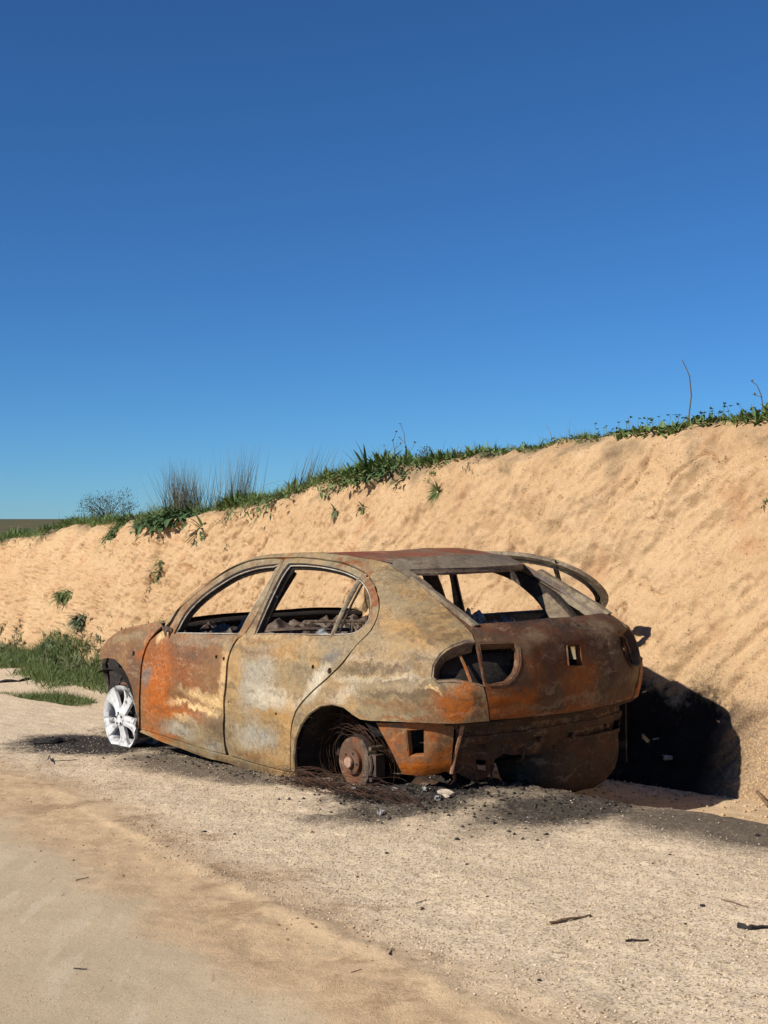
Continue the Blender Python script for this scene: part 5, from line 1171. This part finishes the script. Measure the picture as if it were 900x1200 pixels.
clump(15, 628, 110, .16, .020, 'green weeds on the crest at the left edge', G_grass, .9, .14, hang=.1)
clump(8, 636, 24, .10, .035, 'small dark weed on the face at the far left edge', G_dark, .2, .1)
clump(86, 702, 170, .15, .026, 'small green weed high on the face, left of the hood', G_grass, .34, .10, hang=.3)
clump(96, 727, 150, .20, .030, 'spiky blue-green weed on the face, just above the grass left of the hood', G_pale, .16, .07, hang=.1)
clump(194, 668, 60, .13, .018, 'little green weed on the face above the front of the car', G_grass, .10, .14, hang=.6)
clump(176, 678, 22, .09, .014, 'little grey withered weed on the face, left of the little green one', G_olive, .05, .2, hang=1.0)
clump(200, 728, 50, .09, .016, 'green weed peeping over the rear of the hood', G_grass, .35, .05, hang=.1)
clump(65, 755, 90, .16, .03, 'dusty grey-green weed at the top edge of the grass on the left', G_pale, .30, .05)
clump(57, 653, 10, .05, .016, 'tiny weed sprouting mid-face near the left edge', G_dark, .06, .05)
clump(265, 643, 8, .05, .014, 'tiny green sprig high on the face left of the windscreen', G_pale, .05, .05)
clump(897, 588, 8, .035, .014, 'tiny dark sprig on the bank face at the right edge', G_dark, .04, .03)
clump(577, 527, 60, .07, .012, 'dark tangled weed just under the crest, left of the middle', G_olive, .14, .12, hang=1.0)
# olive shrub on the left
a = crest_a(104); p = bank_at(a, 1.0)-OUT*.3; e = plant('olive_shrub', 'rounded grey-green shrub on the crest near the left edge', 'shrub', p)
m = MB(); mt = MB()
for _ in range(34):
    d = rdir(1.35, .75); L = random.uniform(.25, .48); q = p+d.normalized()*L; mid = p+d.normalized()*L*.5+Vector((random.gauss(0, .03), random.gauss(0, .03), .02))
    mt.tube([p, mid, q], [.008, .005, .002], 4)
    for _ in range(46): leaf(m, q+Vector((random.gauss(0, .075), random.gauss(0, .075), random.gauss(0, .05))), rdir(1, random.uniform(-.2, 1)), .032, .010, .2)
kid(mt, 'stems', M_stalkd, e); kid(m, 'foliage', G_olive, e)
a = crest_a(505); p = bank_at(a, 1.0)-OUT*.15; e = plant('olive_shrub', 'tiny grey scrub bush on the crest right of the seed stalks', 'shrub', p); m = MB(); mt = MB()
a2 = crest_a(487); p = bank_at(a2, 1.0)-OUT*.15; e.location = p
for _ in range(12):
    d = rdir(1.2, .8); q = p+d.normalized()*random.uniform(.06, .15); mt.tube([p, q], [.003, .001], 3)
    for _ in range(26): leaf(m, q+Vector((random.gauss(0, .03), random.gauss(0, .03), random.gauss(0, .02))), rdir(1, .5), .02, .007, .2)
kid(mt, 'stems', M_stalkd, e); kid(m, 'foliage', G_olive, e)
# single stalks against the sky
def stalk(u0, pts, r, label, mat=M_stalkd, twigs=(), name='dry_stalk', heads=None):
    a = crest_a(u0); p = bank_at(a, 1.0)-OUT*.10; s = p.y/1600
    e = plant(name, label, 'stalk', p); m = MB()
    P_ = [p+Vector((du*s, 0, dv*s-.02*(i == 0))) for i, (du, dv) in enumerate(pts)]
    m.tube(P_, [r*(1-.55*i/(len(P_)-1)) for i in range(len(P_))], 5); 
    for tw in twigs: 
        Q = [p+Vector((du*s, random.uniform(-.01, .01), dv*s)) for du, dv in tw]; m.tube(Q, r*.55, 4)
    kid(m, 'stem', mat, e)
    if heads:
        for du, dv in heads:
            h = MB(); c = p+Vector((du*s, 0, dv*s))
            for _ in range(5): leaf(h, c, rdir(1, .4), .022, .012, .3)
            kid(h, 'seed_head', mat, e)
stalk(796, [(0, -4), (0, 15), (3, 40), (1, 62), (-3, 72), (-8, 82)], .006, 'tall bare curved stalk rising alone from the crest on the right')
stalk(886, [(0, -3), (-3, 16), (-5, 30), (-10, 42), (-16, 46)], .005, 'branching dry twig on the crest at the right edge', twigs=[[(-1, 10), (2, 20), (9, 26)], [(-4, 28), (-12, 30)], [(0, 8), (8, 4)]], heads=[(-16, 46), (9, 26), (-12, 30)])
stalk(452, [(0, -3), (1, 18), (-2, 34), (2, 44)], .004, 'left one of two tall seed stalks on the crest above the roof', twigs=[[(1, 14), (-9, 22), (-12, 28)], [(0, 24), (7, 30)]], heads=[(2, 44), (-12, 28), (7, 30), (-6, 20), (-2, 34)])
stalk(466, [(0, -3), (-1, 20), (-3, 38), (-7, 48)], .004, 'right one of two tall seed stalks on the crest above the roof', twigs=[[(0, 10), (7, 20), (10, 26)], [(-2, 26), (-8, 32)]], heads=[(-7, 48), (10, 26), (-8, 32), (-1, 20)])
stalk(637, [(0, -3), (-2, 14), (-5, 22), (-9, 26)], .003, 'short fine stalk on the crest, left of a pair', M_stalk)
stalk(657, [(0, -3), (-1, 12), (0, 26)], .003, 'short upright stalk on the crest, right of the bent fine one', M_stalk, twigs=[[(0, 6), (-4, 16)]])
stalk(735, [(0, -3), (-5, 10), (-11, 20)], .003, 'pair of fine stalks leaning left on the crest, left of the tall bare stalk', M_stalk, twigs=[[(2, 0), (1, 12)]])
stalk(282, [(0, -3), (8, 14), (22, 24), (38, 28)], .003, 'long stalk arching right from the thin dry tuft', M_stalk, twigs=[[(8, 10), (22, 8), (32, -8)]])
stalk(180, [(0, 0), (-7, 16), (-14, 32)], .003, 'stalk leaning left from the low grey tuft', M_stalk)
stalk(62, [(0, 0), (1, 12), (0, 24)], .003, 'single thin stalk on the crest at the left', M_stalk)
stalk(510, [(0, 0), (6, 8), (16, 18), (20, 19)], .003, 'short fine stalk leaning right beside the tiny scrub bush', M_stalk)
# ---------------------------------------------------------------- loose things on the ground
def pebble(seed, r, flat=.65):
    rr = random.Random(seed); m = bmesh.new(); bmesh.ops.create_icosphere(m, subdivisions=1, radius=r)
    for v in m.verts:
        v.co = Vector((v.co.x*rr.uniform(.75, 1.25), v.co.y*rr.uniform(.75, 1.25), v.co.z*flat*rr.uniform(.7, 1.2)))
    return m
# gravel too fine to count: one mesh
oct_ = np.array([(1, 0, 0), (0, 1, 0), (-1, 0, 0), (0, -1, 0), (0, 0, 1), (0, 0, -.6)], float)
of = np.array([(0, 1, 4), (1, 2, 4), (2, 3, 4), (3, 0, 4), (1, 0, 5), (2, 1, 5), (3, 2, 5), (0, 3, 5)])
def gravel(name, n, lr, ar, size, mat, label, fn=None, keep=None, z0=None):
    l = RNG.uniform(lr[0], lr[1], n); a = RNG.uniform(ar[0], ar[1], n)
    if keep is not None:
        k = RNG.random(n) < keep(l, a); l = l[k]; a = a[k]; n = len(l)
    s = size[0]+(size[1]-size[0])*RNG.random(n)**3.2
    x, y = xy(l, a); z = gz(l, a)+s*.15
    th = RNG.uniform(0, 6.28, n); c, sn = np.cos(th), np.sin(th)
    o = oct_[None]*RNG.uniform(.6, 1.35, (n, 6, 1))*s[:, None, None]*np.array([1, .8, .62])
    X = o[..., 0]*c[:, None]-o[..., 1]*sn[:, None]+x[:, None]; Y = o[..., 0]*sn[:, None]+o[..., 1]*c[:, None]+y[:, None]; Z = o[..., 2]+z[:, None]
    co = np.stack([X, Y, Z], -1).reshape(-1, 3); f = (of[None]+(np.arange(n)*6)[:, None, None]).reshape(-1, 3)
    me = bpy.data.meshes.new(name); me.vertices.add(len(co)); me.vertices.foreach_set('co', co.ravel()); me.loops.add(f.size); me.loops.foreach_set('vertex_index', f.ravel())
    me.polygons.add(len(f)); me.polygons.foreach_set('loop_start', np.arange(0, f.size, 3)); me.polygons.foreach_set('loop_total', np.full(len(f), 3)); me.materials.append(mat); me.update(calc_edges=True)
    ob = bpy.data.objects.new(name, me); C.objects.link(ob); tag(ob, label, 'gravel', kind='stuff'); return ob
def stonemat(name, cols):
    nb = NB(name); g = nb.n('ShaderNodeNewGeometry'); r = g.outputs['Random Per Island']
    c = nb.mix(nb.ramp(r, .0, .5, 0, 1, False), cols[0], cols[1]); c = nb.mix(nb.ramp(r, .5, 1, 0, 1, False), c, cols[2])
    return nb.done(c, .9, None, 0, .2)
M_grav = stonemat('pale_gravel', ((.22, .155, .10), (.58, .45, .31), (.70, .57, .42)))
M_clod = stonemat('dark_cinders', ((.012, .011, .010), (.032, .027, .023), (.10, .085, .07)))
M_sandc = stonemat('sand_clods', ((.50, .36, .21), (.56, .40, .24), (.44, .30, .17)))
gravel('gravel', 150000, (-1.85, 1.2), (-4.4, 3.6), (.0012, .0062), M_grav, 'fine pale gravel scattered over the shoulder in front of the car',
       keep=lambda l, a: np.clip(1.0-(a+1)/6, .25, 1)*(l-.2*np.clip(a, -4.5, 1.5)-.12 > -1.45+.1*np.sin(a*2))*(1-.98*np.exp(-(((l-.05)/.65)**2+((a+.45)/.55)**2)**2))*(1-.7*(l > -.35)*(a > -.3)*(a < 3.2))*(1-.98*np.exp(-(((l-.4)/.75)**2+((a+1.1)/.55)**2)**2))*(1-.97*np.exp(-(((l-.6)/.45)**2+((a+2.0)/1.0)**2)**2))+.02)
gravel('road_gravel', 9000, (-3.6, -1.5), (-4.0, 2.0), (.0012, .0040), M_sandc, 'sparse grit on the smooth wheel track')
M_crumb = stonemat('brown_soil_crumbs', ((.16, .10, .06), (.24, .15, .085), (.34, .23, .14)))
gravel('soil_crumbs', 9000, (-1.95, .9), (-4.2, 3.0), (.0015, .0075), M_crumb, 'brown soil crumbs in loose patches along the edge of the wheel track',
       keep=lambda l, a: np.clip((fbm(l*2.2, a*2.2, 3, 77)-.05)*5, 0, 1)*(np.exp(-((l-.2*np.clip(a, -4.5, 1.5)-.12+1.45)/.3)**2)+.15))
gravel('cinders', 15000, (-.55, 1.25), (-1.5, 3.5), (.002, .015), M_clod, 'black cinders and grey ash crumbs around the burnt car',
       keep=lambda l, a: np.exp(-((l-.05)/.50)**2-((a+.50)/.38)**2)+.5*np.exp(-((l-.45)/.40)**2-((a+1.2)/.35)**2)+.55*np.exp(-((l+.10)/.16)**2)*(a > -.2)*(a < 3.2)+.45*np.exp(-((l-.2)/.6)**2-((a+.9)/.6)**2)*.5)
gravel('bank_rubble', 2600, (1.15, 1.98), (-3, 1.4), (.003, .020), M_sandc, 'small sand clods and rubble fallen along the foot of the bank', keep=lambda l, a: np.clip((l-1.25)/.6, 0, 1))
# crumbs of earth stuck all over the cut face
def face_crumbs(n):
    ai = RNG.integers(0, len(ab)-2, n*3); aw = ab[ai]; k = (aw > -3) & (aw < 14) & (RNG.random(n*3) < np.clip(1.2-aw/12, .15, 1)*.5); ai = ai[k][:n]; n = len(ai)
    ti = RNG.integers(2, nT-8, n); l = Lb[ai, ti]; z = Zb[ai, ti]; x, y = xy(l, ab[ai]); s = .0020+.0055*RNG.random(n)**3.5
    o = oct_[None]*RNG.uniform(.6, 1.35, (n, 6, 1))*s[:, None, None]
    co = (o+np.stack([x, y, z], -1)[:, None, :]).reshape(-1, 3); f = (of[None]+(np.arange(n)*6)[:, None, None]).reshape(-1, 3)
    me = bpy.data.meshes.new('earth_crumbs'); me.vertices.add(len(co)); me.vertices.foreach_set('co', co.ravel()); me.loops.add(f.size); me.loops.foreach_set('vertex_index', f.ravel())
    me.polygons.add(len(f)); me.polygons.foreach_set('loop_start', np.arange(0, f.size, 3)); me.polygons.foreach_set('loop_total', np.full(len(f), 3)); me.materials.append(M_bank); me.update(calc_edges=True)
    ob = bpy.data.objects.new('earth_crumbs', me); C.objects.link(ob); tag(ob, 'fine crumbs of sandy earth clinging to the cut face of the bank', 'earth', kind='stuff')
face_crumbs(60000)
# countable dark stones, by where they lie
STO = [(536, 984, 6, 'flat dark stone nearest the rear wheel wires'), (364, 975, 6, 'dark stone left of the wire tangle, below the sill'), (243+450//1, 1048, 0, ''),
       (823, 1062, 7, 'rounded black stone at the right, beside a thin twig'), (803, 1083, 4, 'small dark chip left of the stringy debris at the right'),
       (571, 1051, 4, 'small dark pebble left of the brown stick'), (453, 1000, 4, 'small black cinder below the brake disc'), (547, 1013, 4, 'tiny dark pebble right of the black cinder'),
       (495, 1065, 5, 'flat grey-green stone chip left of the brown stick'), (412, 1088, 6, 'flat tan stone lying on the raised lip'),
       (275, 978, 4, 'dark pebble on the gravel below the front door'), (240, 975, 5, 'dark crumb pair below the front door, left of the dark pebble'), (322, 985, 3, 'little reddish pebble below the rear door'),
       (419, 1028, 4, 'brown pebble midway between the wires and the raised lip'), (888, 980, 7, 'dark clod near the right edge, at the rim of the shoulder'), (765, 1012, 3, 'small orange crumb right of the middle'),
       (632, 1149, 5, 'grey pebble near the bottom, right of the middle'), (688, 1103, 3, 'dark crumb right of the brown stick'), (817, 1025, 3, 'dark crumb left of the right-hand stones'),
       (10+620, 985, 4, 'dark crumb in the ash in front of the tail'), (785, 1002, 4, 'reddish crumb cluster in the dark gravel at the right')]
k = 0
for u, v, s, lab in STO:
    if not s: continue
    l, a = gpix(u, v); p = gpt(l, a); r = s*.5*p.y/1600*1.15; bmx = pebble(100+k, r, .55)
    me = bpy.data.meshes.new('stone'); bmx.to_mesh(me); bmx.free(); me.materials.append(M_sandc if 'tan' in lab else (M_wire if 'red' in lab or 'orange' in lab or 'brown' in lab else M_char))
    o = bpy.data.objects.new('stone', me); C.objects.link(o); o.location = p+Vector((0, 0, r*.2)); o.rotation_euler = (0, 0, k*1.3); tag(o, lab, 'stone'); k += 1
def rod(name, pix, r, mat, label, cat='stick', lift=.004, n=6, knots=True):
    pts = [gpt(*gpix(u, v))+Vector((0, 0, lift+h)) for u, v, h in pix]
    e = MB(); P_ = []
    for i in range(len(pts)-1):
        for t in (0, .33, .66): P_.append(pts[i].lerp(pts[i+1], t)+Vector((random.gauss(0, r*.35), random.gauss(0, r*.35), random.gauss(0, r*.2))))
    P_.append(pts[-1]); e.tube(P_, [r*(1-.4*i/len(P_))*random.uniform(.8, 1.15) for i in range(len(P_))], n)
    o = mobj(name, [Vector(q)-pts[0] for q in e.v], e.f, mat); o.location = pts[0]; tag(o, label, cat); return o
rod('stick', [(645, 1083, 0), (668, 1079, .004), (692, 1074, 0)], .006, M_stick, 'straight brown stick lying on the pale gravel below the tail of the car')
rod('charred_strip', [(38, 872, .0), (62, 872, .0), (88, 868, .0)], .030, M_char, 'flat black charred strip lying left of the front wheel')
rod('charred_strip', [(0, 800, 0), (22, 799, 0), (44, 795, 0)], .022, M_char, 'long dark strip at the left edge, below the grass')
rod('charred_strip', [(50, 797, 0), (62, 797, 0)], .012, M_char, 'short dark scrap right of the long dark strip')
rod('dead_branch', [(902, 950, .02), (880, 932, .05), (858, 918, .10), (850, 908, .13)], .011, M_stick, 'bare grey branch leaning against the foot of the bank at the right edge')
rod('twig', [(845, 1055, 0), (858, 1058, 0), (876, 1064, .0)], .0025, M_stick, 'thin curved twig right of the rounded black stone', 'twig')
rod('twig', [(487, 1060, 0), (500, 1055, 0)], .002, M_stalk, 'thin pale twig left of the brown stick', 'twig')
rod('twig', [(456, 1120, 0), (460, 1112, 0)], .0022, M_char, 'tiny upright dark twig near the bottom middle', 'twig')
rod('twig', [(86, 1136, 0), (102, 1137, 0)], .0022, M_char, 'tiny dark twig lying on the smooth track', 'twig')
rod('twig', [(412, 1141, 0), (424, 1137, 0)], .0020, M_stick, 'thin twig on the smooth track right of the middle', 'twig')
rod('twig', [(88, 1033, 0), (104, 1029, 0)], .0022, M_stick, 'thin brown twig on the smooth track at the left', 'twig')
rod('twig', [(56, 895, .02), (58, 888, .01), (60, 893, .0), (90, 891, .0)], .003, M_char, 'crooked black twig left of the front wheel', 'twig')
rod('fibre_scrap', [(866, 1086, 0), (880, 1090, .005), (900, 1088, 0)], .010, M_char, 'stringy dark debris at the right edge below the stones', 'debris')
rod('fibre_scrap', [(733, 1104, 0), (760, 1103, .0)], .004, M_char, 'thin dark fibres right of the brown stick', 'debris')
# white scraps in the shadow
def scrap(p, s, label, mat=M_chip, seed=0):
    rr = random.Random(seed); m = bmesh.new(); bmesh.ops.create_cube(m, size=1)
    bmesh.ops.subdivide_edges(m, edges=m.edges[:], cuts=2, use_grid_fill=True)
    for v in m.verts: v.co = Vector((v.co.x*s[0], v.co.y*s[1], v.co.z*s[2]))+Vector([rr.gauss(0, min(s)*.22) for _ in range(3)])
    me = bpy.data.meshes.new('scrap'); m.to_mesh(me); m.free(); me.materials.append(mat); o = bpy.data.objects.new('scrap', me); C.objects.link(o); o.location = p; o.rotation_euler = (rr.uniform(-.3, .3), rr.uniform(-.3, .3), rr.uniform(0, 3)); return tag(o, label, 'debris')
def on_bank(u, v): return bank_at(*face_at(u, v))+OUT*.02
scrap(on_bank(784, 885), (.07, .03, .02), 'largest pale scrap in the black shadow beside the tail', M_chip, 4)
scrap(on_bank(771, 866), (.035, .01, .008), 'thin pale sliver in the shadow, above the largest scrap', M_chip, 6)
scrap(gpt(*gpix(522, 934))+Vector((0, 0, .02)), (.08, .035, .012), 'tan wedge of debris lying under the rear corner bracket', M_chip, 3)
for u, v, lab in ((497, 930, 'white ash lump beneath the orange bracket'), (513, 938, 'grey ash lump right of the white one'), (414, 927, 'white ash lump at the foot of the brake disc'), (446, 955, 'pale ash lump in front of the wires'), (463, 928, 'ash lump between the disc and the bracket')):
    scrap(gpt(*gpix(u, v))+Vector((0, 0, .012)), (.026, .022, .014), lab, M_lump, int(u))
# steel cords of the burnt tyre
def wires(c, n, r0, r1, label, seed, axis_tilt=1.0, squash=.5, ground=0.0, sp=(.06, .05)):
    rr = random.Random(seed); m = MB(); c = Vector(c); side = car.rotation_quaternion @ Vector((0, 1, 0)); fw_ = car.rotation_quaternion @ Vector((1, 0, 0))
    for k in range(n):
        r = rr.uniform(r0, r1); tilt = rr.random()**1.2*axis_tilt; off = side*rr.gauss(0, sp[0])+fw_*rr.gauss(0, sp[1]); ph = rr.uniform(0, 6.28); arc = rr.uniform(3.0, 6.4); N = 34; pts = []
        dn = (side*math.sin(tilt)+Vector((0, 0, 1))*math.cos(tilt)).normalized()
        for i in range(N+1):
            th = ph+arc*i/N; wv = 1+.05*math.sin(th*3+k)+.03*math.sin(th*7+k*2)
            p = c+off+fw_*math.cos(th)*r*wv+dn*math.sin(th)*r*wv*squash
            q = np.array([p.x, p.y])-B0; zz = float(gz(q@RT, q@HD))+.004+rr.random()*.012
            if p.z < zz: p.z = zz
            pts.append(p)
        m.tube(pts, rr.uniform(.0009, .0016), 3, False)
    o = mobj('wire_tangle', [Vector(v)-c for v in m.v], m.f, M_wire, smooth=False); o.location = c; return tag(o, label, 'wire')
cc = car.matrix_basis if False else None
def carw(x, y, z): return Vector(CAR_ORG)+car.rotation_quaternion @ Vector((x, y, z))
p = carw(-2.30, .66, .30); wires(p, 46, .17, .27, 'rusty tyre cords looped around the rear brake disc', 5, .30, .95, sp=(.035, .05))
p = carw(-2.27, .93, .205); wires(p, 60, .10, .20, 'flattened ring of rusty tyre cords lying in front of the brake disc', 9, 1.45, .5, sp=(.04, .09))
p = carw(-2.75, .95, .21); wires(p, 46, .08, .26, 'loose spread of rusty wires in the ash below the corner bracket', 14, 1.5, .5, sp=(.05, .12))
